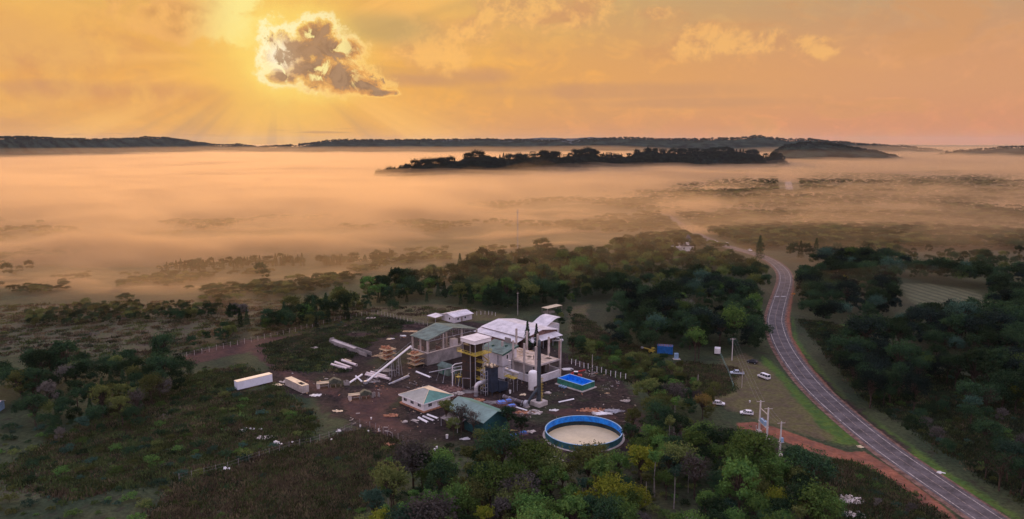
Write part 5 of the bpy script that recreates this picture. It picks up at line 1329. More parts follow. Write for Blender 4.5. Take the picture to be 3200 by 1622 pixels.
C_rag = mat('white_plastic_sheet', (.72, .70, .68), .7, .12, .9)
for a in (
 (905, 1193, 3.4, 1.6, .5, 30, C_pale, 'rubble_heap', 'pale rubble strewn between the white trailer and the cream container', 'rubble', 'slab'),
 (868, 1203, 1.6, 1.0, .4, 10, C_cream, 'board_heap', 'cream boards on the ground at the rear end of the white trailer', 'boards', 'slab'),
 (988, 1236, 1.7, 1.0, .5, 14, C_rag, 'sheet_heap', 'crumpled white sheets beside the cream container door', 'sheets', 'slab'),
 (1056, 1285, 1.5, .8, .35, 10, C_cream, 'board_heap', 'small heap of cream boards beside the lower weedy bank', 'boards', 'slab'),
 (1160, 1192, 3.2, 1.4, .9, 26, C_conc, 'scrap_heap', 'grey scrap heap around the foot of the tall conveyor', 'scrap', 'mix'),
 (1200, 1158, 3.0, 2.0, 1.2, 28, C_oldwood, 'timber_heap', 'grey timber heap between the tall conveyor and its white pipes', 'timber', 'plank'),
 (1190, 1112, 3.0, 1.4, .5, 16, C_wood, 'timber_heap', 'light timber scattered in front of the first orange scaffold', 'timber', 'plank'),
 (1282, 1036, 4.2, 1.2, .5, 24, C_wood, 'timber_heap', 'long strip of light timber behind the open hall roof corner', 'timber', 'plank'),
 (1215, 1060, 1.6, .8, .3, 9, C_cream, 'board_heap', 'cream boards on dark soil behind the first orange scaffold', 'boards', 'slab'),
 (1258, 1050, 1.5, .6, .3, 8, C_rag, 'sheet_heap', 'white sheet on dark soil close to the green hall roof', 'sheets', 'slab'),
 (1225, 1059, 1.0, .6, .3, 6, C_rag, 'sheet_heap', 'small white sheet farther from the green hall roof', 'sheets', 'slab'),
 (985, 1088, 1.8, .8, .3, 14, C_pale, 'rubble_heap', 'pale rubble by the long grey channel, on its weedy side', 'rubble', 'mix'),
 (1160, 995, 2.6, .9, .4, 16, C_pale, 'rubble_heap', 'pale rubble beside the rear fence, behind the grey channel', 'rubble', 'mix'),
 (1212, 1391, 1.6, .8, .3, 12, C_brick, 'brick_heap', 'broken orange bricks on the soil in front of the office', 'bricks', 'mix'),
 (1223, 1300, 2.4, 1.0, .45, 26, C_brick, 'brick_heap', 'scattered orange bricks left of the office on dark soil', 'bricks', 'mix'),
 (1263, 1319, 1.0, .6, .3, 8, C_pale, 'rubble_heap', 'small pale rubble patch below the office, the rounder of two', 'rubble', 'mix'),
 (1296, 1315, 1.0, .6, .4, 8, C_pale, 'rubble_heap', 'small pale rubble block below the office, closer to the white sheets', 'rubble', 'slab'),
 (1408, 1218, 5.2, 2.6, 1.6, 60, C_brickd, 'brick_heap', 'large heap of dull red bricks between office and boiler', 'bricks', 'mix'),
 (1432, 1230, 2.2, 1.2, .8, 22, C_pale, 'rubble_heap', 'pale broken slabs on the red brick heap side by the elbow duct', 'rubble', 'slab'),
 (1465, 1225, 2.6, 1.2, .9, 24, C_conc, 'scrap_heap', 'grey metal scrap heap at the foot of the boiler', 'scrap', 'plank'),
 (1545, 1258, 3.0, 1.3, .8, 24, C_conc, 'scrap_heap', 'grey metal scrap heap behind the green shed roof', 'scrap', 'plank'),
 (1497, 1252, 2.0, 1.0, .6, 20, C_brick, 'brick_heap', 'rusty orange heap right under the elbow duct', 'bricks', 'mix'),
 (1640, 1290, 3.4, 1.2, .5, 26, C_brick, 'brick_heap', 'orange brick rubble in front of the exhaust fan', 'bricks', 'mix'),
 (1670, 1290, 2.6, 1.6, .8, 24, C_pale, 'rubble_heap', 'pale rubble in front of the smoke stack block', 'rubble', 'mix'),
 (1730, 1283, 1.6, .8, .3, 10, C_rag, 'sheet_heap', 'torn white sheets on soil between smoke stack and round tank', 'sheets', 'slab'),
 (1710, 1228, 1.4, .8, .4, 10, C_pale, 'rubble_heap', 'pale rubble lying right of the smoke stack ladder', 'rubble', 'slab'),
 (1633, 1233, 1.1, .9, .5, 3, C_cream, 'board_heap', 'single tilted cream board on soil left of the white tank', 'board', 'slab'),
 (1850, 1283, 5.0, 1.6, .4, 30, C_brick, 'brick_heap', 'strip of orange brick rubble behind the round blue tank', 'bricks', 'mix'),
 (1880, 1292, 2.6, 1.4, .6, 18, C_white, 'panel_heap', 'stack of white panels on the orange rubble behind the round tank', 'panels', 'plank'),
 (1915, 1285, 3.0, 1.4, .8, 26, C_gal, 'panel_heap', 'grey sheet panels heaped under the trees behind the round tank', 'panels', 'plank'),
 (1770, 1154, 2.0, 1.2, .6, 16, C_white, 'panel_heap', 'white panels and rods beside the blue basin and the red loader', 'panels', 'plank'),
 (1728, 1432, 1.6, .8, .4, 16, C_rag, 'rubble_heap', 'whitish rubble at the foot of the round tank', 'rubble', 'mix'),
 (1660, 1350, 1.3, .8, .4, 12, C_pale, 'rubble_heap', 'small pale heap between the green shed and the round tank', 'rubble', 'slab'),
 (1575, 1345, 3.4, .7, .4, 16, mat('yellowed_timber', (.55, .42, .16), .8, .2, 1), 'timber_heap', 'row of yellowed timbers along the foot of the green shed gable', 'timber', 'plank'),
 (1452, 1372, 1.4, .7, .8, 6, C_wroof, 'crate_heap', 'whitish crate pieces left of the green shed under the bare tree', 'crates', 'slab'),
 (760, 1348, .9, .9, .5, 9, C_rag, 'plastic_scrap', 'pinkish plastic scrap in the weeds, the single upright lump', 'scrap', 'slab'),
 (780, 1342, 2.4, .6, .4, 16, C_rag, 'plastic_scrap', 'long strip of torn plastic in the weeds beside the upright lump', 'scrap', 'slab'),
 (828, 1368, 2.2, 1.4, .6, 30, C_pale, 'plastic_scrap', 'largest pale heap of torn plastic in the weeds above the fence', 'scrap', 'slab'),
 (866, 1385, 1.4, .6, .3, 10, C_rag, 'plastic_scrap', 'small white scraps in the weeds close to the fence posts', 'scrap', 'mix'),
 (812, 1345, .9, .5, .3, 6, C_rag, 'plastic_scrap', 'tiny white scraps in the weeds behind the largest plastic heap', 'scrap', 'mix'),
 (1056, 1348, .9, .5, .2, 5, C_rag, 'wire_scrap', 'whitish wire scrap beside the burnt-looking brush heap', 'scrap', 'mix'),
 (706, 1465, .9, .5, .3, 6, C_rag, 'wire_scrap', 'whitish wire scrap beside the first posts of the lower fence', 'scrap', 'mix'),
 (1090, 1345, 3.4, 1.2, 1.0, 40, mat('dry_brush', (.13, .115, .095), .95, .3, 1.5), 'brush_heap', 'grey heap of dry brush along the lower fence', 'brush', 'plank'),
 (1955, 1254, 1.6, 1.0, .6, 8, C_pale, 'sheet_heap', 'pale sheets showing between trees above the round tank', 'sheets', 'slab'),
 (1320, 1440, 2.2, .7, .3, 12, C_pale, 'rubble_heap', 'pinkish rubble at the edge of the wood below the office', 'rubble', 'slab'),
 (1232, 1468, 2.0, .8, .3, 10, C_brick, 'brick_heap', 'orange rubble where the weedy field meets the wood', 'bricks', 'slab'),
 (1505, 1447, 1.0, .5, .3, 6, C_rag, 'sheet_heap', 'small white sheet between trees in the big wood', 'sheets', 'slab'),
 (2655, 1565, 3.6, 2.4, 1.0, 50, C_pale, 'rock_heap', 'large pale rocky rubble beside the red track junction', 'rocks', 'mix'),
 (2672, 1612, 2.4, 2.0, .8, 40, C_pale, 'rock_heap', 'pale rocky rubble lower down the slope beside scrub', 'rocks', 'mix'),
 (2905, 1148, 3.0, 1.0, .3, 20, C_conc, 'rock_heap', 'grey rocky scar in the dark scrub across the highway', 'rocks', 'mix'),
 (2690, 1397, 1.2, .5, .35, 3, C_cream, 'culvert_block', 'cream concrete culvert block where the red track meets the highway', 'block', 'slab'),
 (2938, 1477, .7, .4, .4, 3, C_rag, 'road_marker', 'small white marker block on the far verge of the highway', 'marker', 'slab'),
): heap(*a)
heap(1290, 1020, 7, 3, 1.8, 10, C_mud, 'spoil_heap', 'long dark spoil heap behind the open hall', 'soil heap', 'mix')
heap(1120, 1045, 8, 3, 1.2, 8, C_mud, 'spoil_heap', 'low dark spoil bank behind the grey channel', 'soil heap', 'mix')
heap(1865, 1188, 5, 1.6, 1.1, 8, C_mud, 'spoil_heap', 'dark spoil bank beside the blue basin and the fence', 'soil heap', 'mix')
heap(1800, 1136, 6, 1.4, 1.0, 8, C_mud, 'spoil_heap', 'dark spoil bank between the red loader and the fence', 'soil heap', 'mix')
# little white stakes and drums
rg = random.Random(2)
for i, (px, py, lb) in enumerate(((1036, 1378, 'white bucket in the weeds beside the lower fence'), (914, 1386, 'white bucket in the grass above the lower fence posts'), (880, 1392, 'white bucket tucked against a lower fence post'), (1160, 1310, 'white bucket on soil above the brush heap'), (1126, 1334, 'white bucket right of the brush heap'), (1151, 1351, 'white bucket below the brush heap'), (1184, 1346, 'white bucket between the brush heap and the thin posts'), (1397, 1370, 'white round drum left of the green shed'), (1303, 1391, 'white bucket under the olive crowns below the office'), (1358, 1408, 'white bucket at the wood edge, lower of two'), (1365, 1401, 'white bucket at the wood edge, upper of two'), (1370, 1428, 'pale bucket half hidden by crowns below the green shed'), (2343, 1257, 'white bucket on grass by the electricity poles'), (1594, 1229, 'white gas bottle beside the navy dust filter'))):
    c = at(px, py); b = thing('bucket', lb, 'bucket', c.x, c.y, 0, 0, 'white buckets scattered over the site', False)
    s = 1.9 if 'bottle' in lb or 'drum' in lb else 1.0
    MB().lathe([(.22 * s ** .5, 0), (.27 * s ** .5, .55 * s)], n=12).put('shell', C_white, b); MB().lathe([(.29 * s ** .5, .55 * s), (.29 * s ** .5, .6 * s)], n=12).put('lid', C_rag, b)
def tarp(px, py, lb, sx, sy, h, m=None, base=C_brickd):
    c = at(px, py); t = thing('covered_pallet', lb, 'pallet', c.x, c.y, 0, R(20), 'goods under blue covers', False)
    MB().box(-sx, sx, -sy, sy, 0, h).put('stack', base, t)
    P = []; n = 6; mb = MB(); rg = random.Random(px)
    for i in range(n + 1):
        for j in range(n + 1):
            u, v = -1 + 2 * i / n, -1 + 2 * j / n; e = max(abs(u), abs(v))
            mb.v.append(Vector((u * sx * 1.08, v * sy * 1.08, h + .12 + rg.uniform(-.06, .08) - (.45 if e == 1 else 0))))
    for i in range(n):
        for j in range(n): k = i * (n + 1) + j; mb.f.append((k, k + n + 1, k + n + 2, k + 1))
    mb.put('blue_cover', m or mat('light_blue_tarpaulin', (.12, .24, .66), .6, .15, 1.0), t)
tarp(1568, 1266, 'covered pallet with blue sheet behind the green shed, biggest of three', 1.5, 1.2, 1.3)
tarp(1590, 1258, 'covered pallet with pale blue sheet, behind the biggest one', 1.1, .8, 1.0)
tarp(1599, 1272, 'covered pallet with pale blue sheet, closest to the exhaust fan', 1.4, .8, .8)
tarp(1605, 1372, 'brick pallet under deep blue sheet between tank and shed, reddish sides', 1.1, .9, 1.3, C_blue2)
tarp(1636, 1358, 'low deep blue cover right beside the round tank trees', 1.2, .8, .8, C_blue2)
# ---------------------------------------------------------------- vehicles
def car(px, py, rot, label, body='hatch', paint=C_white, L=4.1, name='parked_car', cat='car', group=None, z=0):
    c = at(px, py); t = thing(name, label, cat, c.x, c.y, terrain(c.x, c.y) + z, rot, group, False)
    w = .86; h = 1.45 if body != 'van' else 1.95
    if body == 'van': side = [(-L / 2, .45), (L / 2 - .1, .45), (L / 2, .9), (L / 2 - .3, 1.1), (L / 2 - 1.0, 1.25), (-L / 2, 1.2)]; cab = [(-L / 2 + .05, 1.2), (L / 2 - 1.0, 1.25), (L / 2 - 1.5, 1.95), (-L / 2 + .2, 2.0)]
    elif body == 'pickup': side = [(-L / 2, .5), (L / 2 - .1, .5), (L / 2, .95), (L / 2 - 1.1, 1.1), (-L / 2, 1.1)]; cab = [(-.7, 1.1), (L / 2 - 1.1, 1.1), (L / 2 - 1.8, 1.72), (-.5, 1.72)]
    else: side = [(-L / 2, .42), (L / 2 - .1, .42), (L / 2, .75), (L / 2 - .9, .95), (-L / 2 + .05, .98)]; cab = [(-L / 2 + .15, .98), (L / 2 - .95, .95), (L / 2 - 1.8, 1.45), (-L / 2 + .7, 1.45)]
    MB().prism(side, 'y', -w, w).put('body', paint, t, bevel=.05)
    gl = MB(); k = [(cab[0][0], w - .04), (cab[1][0], w - .04), (cab[2][0], w - .2), (cab[3][0], w - .2)]
    zz = [q[1] for q in cab]
    gl.hull([(k[i][0], -k[i][1], zz[i]) for i in range(4)] + [(k[i][0], k[i][1], zz[i]) for i in range(4)], [(0, 1, 2, 3), (7, 6, 5, 4), (0, 4, 5, 1), (1, 5, 6, 2), (2, 6, 7, 3), (3, 7, 4, 0)])
    gl.put('window_glass', C_glass, t)
    x0, x1 = cab[3][0], cab[2][0]
    MB().box(x0 - .03, x1 + .05, -w + .18, w - .18, zz[2] - .01, zz[2] + .07).put('roof', paint, t)
    p = MB()
    for f in (.0, .36, .68, 1.0):
        lo, hi = k[0][0] + (k[1][0] - k[0][0]) * f, x0 + (x1 - x0) * f
        for s in (-1, 1): p.bar((lo, s * (w - .03), zz[0]), (hi, s * (w - .19), zz[2]), .08)
    p.put('pillar', paint, t)
    for x in (-L / 2 + .75, L / 2 - .8):
        for s in (-1, 1):
            o = MB().rod((x, s * (w - .16), .32), (x, s * (w + .03), .32), .32, n=14).put('wheel', C_tyre, t); MB().rod((x, s * (w + .03), .32), (x, s * (w + .05), .32), .17, n=10).put('rim', C_gal, o)
    for s in (-1, 1):
        MB().box(L / 2 - .16, L / 2 + .01, s * .58 - .14, s * .58 + .14, .68, .80).put('headlight', C_gal, t)
        MB().box(-L / 2 - .02, -L / 2 + .03, s * .66 - .1, s * .66 + .1, .78, .92).put('tail_light', C_rust, t)
    if body == 'pickup': MB().box(-L / 2 + .15, -.85, -w + .12, w - .12, 1.101, 1.12).put('load_bed', C_dark, t)
    return t
car(2333, 1296, R(163), 'white hatchback parked at the end of the red track')
car(2246, 1266, R(-15), 'white hatchback half hidden behind the bronze-topped tree', L=3.9)
car(2387, 1183, R(118), 'white van parked on grass beside the highway', 'van', L=4.9, name='parked_van', cat='van')
car(2303, 1171, R(172), 'white and blue pickup parked behind the thin pole', 'pickup', mat('silver_blue_paint', (.50, .56, .64), .4, .06, 1), L=5.0, name='parked_pickup', cat='pickup')
car(2351, 1135, R(140), 'dark car in shade under the trees by the highway', 'hatch', mat('dark_car_paint', (.03, .035, .045), .35, .1, 1))
car(1742, 1068, R(5), 'white pickup under the warehouse side canopy', 'pickup', L=5.0, name='parked_pickup', cat='pickup')
for i, (px, py, lb) in enumerate(((2236, 757, 'white car driving on the misty stretch, the farthest one'), (2272, 764, 'white car driving on the misty stretch, middle of three'), (2344, 785, 'white car driving towards the tall roadside tree'))):
    a, b = at(px - 20, py - 5), at(px + 20, py + 6)
    car(px, py, math.atan2(b.y - a.y, b.x - a.x), lb, name='driving_car', group='cars driving on the highway', z=.1)
def road_bars():
    for i, (px, lb) in enumerate(((2428, 'white rumble bar lying on the highway edge, the one by the verge'), (2448, 'white rumble bar across the highway lane, beside the other'))):
        c = at(px, 928); t = thing('road_bar', lb, 'board', c.x, c.y, .1, 0, 'white bars on the highway', False)
        MB().box(-1.3, 1.3, -.25, .25, 0, .35).put('board', C_white, t, bevel=.03); MB().box(-1.1, -.8, -.3, .3, 0, .2).box(.8, 1.1, -.3, .3, 0, .2).put('foot', C_dark, t)  # rumble bars across the lane, built as raised white blocks
    c = at(2479, 926); t = thing('warning_sign', 'small orange warning sign on the verge of the highway', 'sign', c.x, c.y, 0, 0, None, False)
    MB().bar((0, 0, 0), (0, 0, 1.3), .1).put('post', C_gal, t); MB().box(-1.0, 1.0, -.04, .04, 1.1, 1.9).put('sign_panel', mat('orange_sign', (.75, .30, .05), .6, .1, 1), t)
road_bars()
def blue_truck():
    c = at(2078, 1106); t = thing('blue_container', 'bright blue container with brown slatted top at the wood edge', 'container', c.x, c.y, 0, R(-14), None, False)
    MB().box(-3.1, 3.1, -1.6, 1.6, .4, 3.6).put('shell', C_blue2, t, bevel=.05)
    m = MB()
    for k in range(9): m.box(-2.8 + k * .66, -2.45 + k * .66, -1.55, 1.55, 3.6, 3.72)
    m.put('top_slat', C_brickd, t)
    MB().box(-2.9, 2.9, -1.4, 1.4, .1, .4).put('skid', C_dark, t)
    m = MB()
    for k in range(12): m.box(-2.9 + k * .5, -2.75 + k * .5, -1.66, -1.6, .5, 3.5)
    m.put('wall_rib', C_blue2, t)
    LAND.append(('the blue container', c.copy())); KEEP.append((c.x, c.y, 6.5)); q = at(2070, 1128); KEEP.append((q.x, q.y, 4))
    c = at(2038, 1104); t = thing('yellow_loader', 'yellow loader with a long raised arm beside the blue container', 'loader', c.x, c.y, 0, R(200), None, False)
    MB().prism([(-1.0, .5), (1.4, .5), (1.4, 1.3), (.2, 1.5), (.0, 2.3), (-1.0, 2.3)], 'y', -.7, .7).put('body', C_yel, t, bevel=.04)
    MB().box(-.85, -.1, -.72, .72, 1.6, 2.15).put('cab_glass', C_glass, t)
    MB().bar((.6, 0, 1.5), (4.6, 0, 3.0), .35).put('arm', C_yel, t); MB().box(4.4, 5.1, -.5, .5, 2.6, 3.2).put('bucket', C_gal, t)
    for x in (-.6, 1.0):
        for s in (-.8, .8): MB().rod((x, s - .15, .5), (x, s + .15, .5), .5, n=14).put('wheel', C_tyre, t)
    c = at(2113, 1122); t = thing('grey_cabinet', 'pale grey cabinet on a slab beside the blue container', 'cabinet', c.x, c.y, 0, 0, None, False)
    MB().box(-.8, .8, -.5, .5, .2, 2.4).put('cabinet_box', C_lblue, t, bevel=.03); MB().box(-1.3, 1.5, -1.2, .8, 0, .2).put('base', C_conc2, t)
    c = at(2242, 1106); t = thing('box_truck', 'small truck with a white box body parked by the wire fence', 'truck', c.x, c.y, 0, R(72), None, False)
    MB().box(-2.4, .4, -1.15, 1.15, .7, 2.9).put('box', C_white, t, bevel=.04); MB().prism([(.5, .6), (2.1, .6), (2.1, 1.3), (1.7, 2.1), (.5, 2.1)], 'y', -1.0, 1.0).put('cab', mat('dark_car_paint', None), t, bevel=.04)
    MB().box(1.2, 1.98, -.95, .95, 1.5, 1.95).put('cab_glass', C_glass, t)
    for x in (-1.5, 1.3):
        for s in (-.9, .9): MB().rod((x, s - .15, .42), (x, s + .15, .42), .42, n=14).put('wheel', C_tyre, t)
    MB().box(-2.3, .4, -.9, .9, .45, .7).put('chassis', C_dark, t)
    LAND.append(('the white box truck', c.copy())); KEEP.append((c.x, c.y, 5))
    t = thing('telehandler', 'red telehandler with a dark raised boom behind the unfinished building', 'loader', 50.5, 28.8, 0, R(38))
    MB().prism([(-2.2, .6), (2.0, .6), (2.0, 1.5), (-.4, 1.7), (-2.2, 1.7)], 'y', -1.0, 1.0).put('body', C_rust, t, bevel=.05)
    MB().box(-.9, .5, -1.0, .0, 1.7, 2.7).put('cab_glass', C_glass, t); MB().box(-.95, .55, -1.05, .05, 2.7, 2.85).put('cab_roof', C_white, t)
    MB().bar((-1.8, .5, 1.9), (3.2, .5, 3.2), .4).put('boom', C_rust, t); MB().bar((3.2, .5, 3.2), (7.0, .5, 4.4), .26).put('boom_extension', C_dark, t)
    for x in (-1.5, 1.4):
        for s in (-1.1, 1.1): MB().rod((x, s - .2, .65), (x, s + .2, .65), .65, n=16).put('wheel', C_tyre, t)
blue_truck(); keep(50, 29, 4)
# ---------------------------------------------------------------- poles, fences, mast
def pole(px, py, h, label, r=.16, arm=0, z_arm=None, group=None, m=C_conc2, armrot=0, name='utility_pole', foot=True, extra=None):
    c = at(px, py); t = thing(name, label, 'pole', c.x, c.y, terrain(c.x, c.y), armrot, group, False)
    MB().rod((0, 0, 0), (0, 0, h), r, r * .65, n=8).put('shaft', m, t)
    if arm:
        MB().bar((-arm, 0, h - .35), (arm, 0, h - .35), .13).put('cross_arm', C_conc2, t)
        for x in (-arm * .9, -arm * .35, arm * .9): MB().lathe([(.07, h - .28), (.11, h - .2), (.06, h + .05)], (x, 0, 0), 8).put('insulator', C_brickd, t)
    if foot: MB().box(-.75, .75, -.6, .6, -.05, .4).put('foot', C_conc2, t, bevel=.05)
    if extra: extra(t)
    return t
def plat(t):
    MB().box(-.9, .9, -.5, .5, 3.7, 3.85).put('platform', C_conc2, t); MB().box(-.1, .75, -.4, .4, 3.85, 5.0).put('transformer', C_lblue, t)
C_pole = mat('pale_pole_concrete', (.62, .58, .56), .8, .12, .8)
GP = 'electricity poles beside the highway'
wire_pts = []
t1 = pole(2436, 1422, 9.6, 'pale concrete electricity pole with a small blue box, the single one nearest the highway', .28, m=C_pole, arm=1.2, group=GP, armrot=R(8), extra=plat)
pole(2287, 1126, 9.0, 'pale electricity pole with crossarm beside the white box truck', .2, 1.0, m=C_pole, group=GP, foot=False)
pole(2318, 1211, 6.6, 'thin bare pole on the lawn in front of the silver pickup', .1, 0, group=GP, foot=False)
def hframe():
    a, b = at(2372, 1348), at(2396, 1373); c = (a + b) / 2; an = math.atan2(b.y - a.y, b.x - a.x); d = (b - a).length / 2
    t = thing('transformer_frame', 'pair of pale concrete poles holding a blue transformer above the red track', 'pole', c.x, c.y, 0, an, None, False)
    for s in (-1, 1):
        MB().rod((s * d, 0, 0), (s * d, 0, 9.6), .30, .2, n=8).put('shaft', C_pole, t)
        MB().box(s * d - .8, s * d + .8, -.6, .6, -.05, .4).put('foot', C_conc2, t, bevel=.05)
        MB().bar((s * d, -1.2, 9.3), (s * d, 1.2, 9.3), .13).put('cross_arm', C_conc2, t)
    MB().bar((-d, 0, 7.4), (d, 0, 7.4), .2).box(-d, d, -.5, .5, 3.4, 3.55).put('beam', C_conc2, t)
    MB().box(-d * .45, d * .6, -.45, .45, 3.55, 4.9).put('transformer', C_lblue, t, bevel=.05)
    m = MB()
    for k in range(6): m.box(-d * .5 + k * .35, -d * .5 + k * .35 + .12, -.62, -.45, 3.8, 4.8)
    m.put('cooling_fin', C_lblue, t)
    for x in (-.5, .2, .9): MB().lathe([(.08, 4.9), (.13, 5.1), (.07, 5.5)], (x, 0, 0), 8).put('bushing', C_brickd, t)
    MB().rod((-d * .4, -1.6, 0), (-d * .4, -1.6, 2.6), .12, n=8).put('earth_post', C_conc2, t)
    return a, b
ha, hb = hframe()
def wires(name, label, ends, sag=.6):
    m = MB()
    for a, b, sg in ends:
        pts = [a.lerp(b, k / 10) - Vector((0, 0, sg * 4 * (k / 10) * (1 - k / 10))) for k in range(11)]
        m.path(pts, .016, 4)
    o = m.put(name, mat('dull_wire', (.28, .27, .26), .6, .1, 1)); tag(o, label, 'cable'); return o
P4 = at(2436, 1422); P1 = at(2287, 1126); up = Vector((0, 0, 9.35))
for lb, src, dst in (('sagging wires from the single highway pole to the transformer frame', P4, hb), ('sagging wires from the transformer frame to the pole by the box truck', ha, P1)):
    wires('power_line', lb, [(src + up + Vector((o, 0, 0)), dst + up + Vector((o, 0, -.3)), .5) for o in (-1.1, .0, 1.1)])
pole(1850, 1177, 8.4, 'slim pale pole rising from the fence right of the blue basin', .13, .0, foot=False)
pole(1618, 985, 11.5, 'slim grey pole behind the white-roofed warehouse', .13, .5, foot=False)
pole(2180, 1217, 5.4, 'short grey pole behind the bronze-topped tree', .12, 0, foot=False)
pole(1585, 962, 5.0, 'short lamp pole with a white head among dark trees behind the warehouse', .1, 0, foot=False, name='lamp_pole', extra=lambda t: MB().box(-.7, .7, -.3, .3, 4.7, 5.1).put('lamp_head', C_white, t))
c = at(1617, 806); t = thing('radio_mast', 'tall thin lattice mast rising out of the fog', 'mast', c.x, c.y, terrain(c.x, c.y), 0, None, False)
m = MB()
for k in range(3): a = k * 2.094; m.bar((.5 * math.cos(a), .5 * math.sin(a), 0), (.25 * math.cos(a), .25 * math.sin(a), 36), .14)
for k in range(24):
    z = k * 1.5; r0 = .5 - .25 * z / 36; a = (k % 3) * 2.094; b = a + 2.094; m.bar((r0 * math.cos(a), r0 * math.sin(a), z), (r0 * math.cos(b), r0 * math.sin(b), z + 1.5), .08)
m.put('lattice', C_gal, t); MB().bar((-1.2, 0, 34), (1.2, 0, 34), .18).put('cross_arm', C_gal, t)
def fence(label, pts, step, h=1.9, name='wire_fence', w=.055, m=C_conc2, wire=True):
    P = [at(*p) for p in pts]; path = []
    R_ = resample(P, step); n = len(R_)
    t = thing(name, label, 'fence', P[0].x, P[0].y, terrain(P[0].x, P[0].y), 0, None, False); rg = random.Random(n)
    ex = None
    for k, p in enumerate(R_):
        q = p - P[0]; hh = h * rg.uniform(.88, 1.06); lean = rg.uniform(-.08, .08)
        mb = MB().bar((q.x, q.y, 0), (q.x + lean, q.y, hh), w * 2)
        if k < 95: mb.put('post', m, t)
        else:
            if ex is None: ex = MB()
            kk = len(ex.v); ex.v += mb.v; ex.f += [tuple(kk + i for i in g) for g in mb.f]
    if ex: o = ex.put('post_row', m, t); o['kind'] = 'stuff'
    if wire:
        mb = MB()
        for z in (h * .45, h * .85): 
            for a, b in zip(R_, R_[1:]): mb.rod((a.x - P[0].x, a.y - P[0].y, z), (b.x - P[0].x, b.y - P[0].y, z), .018, n=3, cap=False)
        mb.put('wire', mat('dull_wire', None), t)
fence('long fence of pale posts behind the yard along the red track', [(560, 1122), (711, 1086), (860, 1052), (1031, 1010), (1119, 991), (1169, 980)], 3.2, 2.3)
fence('pale post fence between the yard and the meadow of the white house', [(1169, 980), (1192, 984), (1240, 998), (1300, 1012), (1345, 1020)], 2.6, 2.2)
fence('row of white posts beside the small white house', [(1490, 985), (1520, 982), (1552, 988)], 2.2, 2.0, wire=False, m=C_white)
fence('pale post fence right of the blue basin below the young trees', [(1786, 1138), (1850, 1158), (1910, 1176), (1964, 1190)], 2.2, 2.3, m=C_white, w=.08)
fence('leaning grey post fence through the weeds below the yard', [(560, 1502), (714, 1464), (812, 1430), (909, 1398), (968, 1388), (1050, 1362), (1112, 1332), (1137, 1328)], 3.0, 2.0, m=C_conc)
fence('short run of thin grey posts below the office', [(1156, 1335), (1174, 1340), (1211, 1362), (1251, 1376), (1291, 1394)], 2.3, 1.9, m=C_conc, wire=False)
fence('green-wired fence between the box truck and the lawn', [(2252, 1112), (2262, 1135), (2275, 1165), (2288, 1200), (2291, 1212)], 2.6, 1.6, m=mat('green_fence_post', (.18, .36, .30), .7, .1, 1), w=.05)
# ---------------------------------------------------------------- far white house with a tower
def far_house():
    c = at(2140, 783); g = terrain(c.x, c.y)
    t = thing('villa', 'distant white villa with a dark pointed tower roof among misty trees', 'house', c.x, c.y, g, R(5), None, False)
    MB().box(-4, 6, -4, 4, 0, 4.2).put('wall', C_white, t)
    MB().hull([(-4.6, -4.6, 4.2), (6.6, -4.6, 4.2), (6.6, 4.6, 4.2), (-4.6, 4.6, 4.2), (-1, 0, 6), (3, 0, 6)], [(0, 1, 5, 4), (1, 2, 5), (2, 3, 4, 5), (3, 0, 4), (3, 2, 1, 0)]).put('roof', mat('dark_slate_roof', (.05, .05, .07), .6, .2, .5), t)
    MB().lathe([(1.9, 0), (1.9, 9.5)], (2, -1, 0), 12).put('tower_wall', C_white, t)
    MB().lathe([(2.5, 9.5), (1.7, 11), (.1, 13.2)], (2, -1, 0), 12).put('tower_roof', mat('dark_slate_roof', None), t)
    MB().prism([(-12, 4.0), (-4.2, 2.9), (-4.2, 2.7), (-12, 3.8)], 'y', -4, 3).put('annex_roof', C_wroof, t); MB().box(-11.6, -4.2, -3.5, 2.5, 0, 2.7).put('annex_wall', C_white, t)
    windows(t, [('y', -4, -2.6, -1.4, 1.6, 3.0, -1), ('y', -4, 4.2, 5.4, 1.6, 3.0, -1)])
    LAND.append(('the distant white villa', Vector((c.x, c.y, 0)))); KEEP.append((c.x, c.y, 14)); q = at(2140, 800); KEEP.append((q.x, q.y, 12))
far_house()
c = at(2, 1283); t = thing('pale_hut', 'pale hut half cut off at the edge of the left wood', 'hut', c.x - 1, c.y, 0, R(8), None, False)
MB().box(-2, 1.2, -2, 2, 0, 2.6).put('wall', C_lblue, t); gable_roof(-2.3, 1.5, -2.3, 2.3, 2.6, 3.3, .12, 'x', C_wroof, 'roof', t); MB().box(-.6, .2, -2.06, -2.0, 0, 2.0).put('door', C_conc, t)
KEEP.append((c.x, c.y, 4)); q = at(4, 1310); KEEP.append((q.x, q.y, 6))
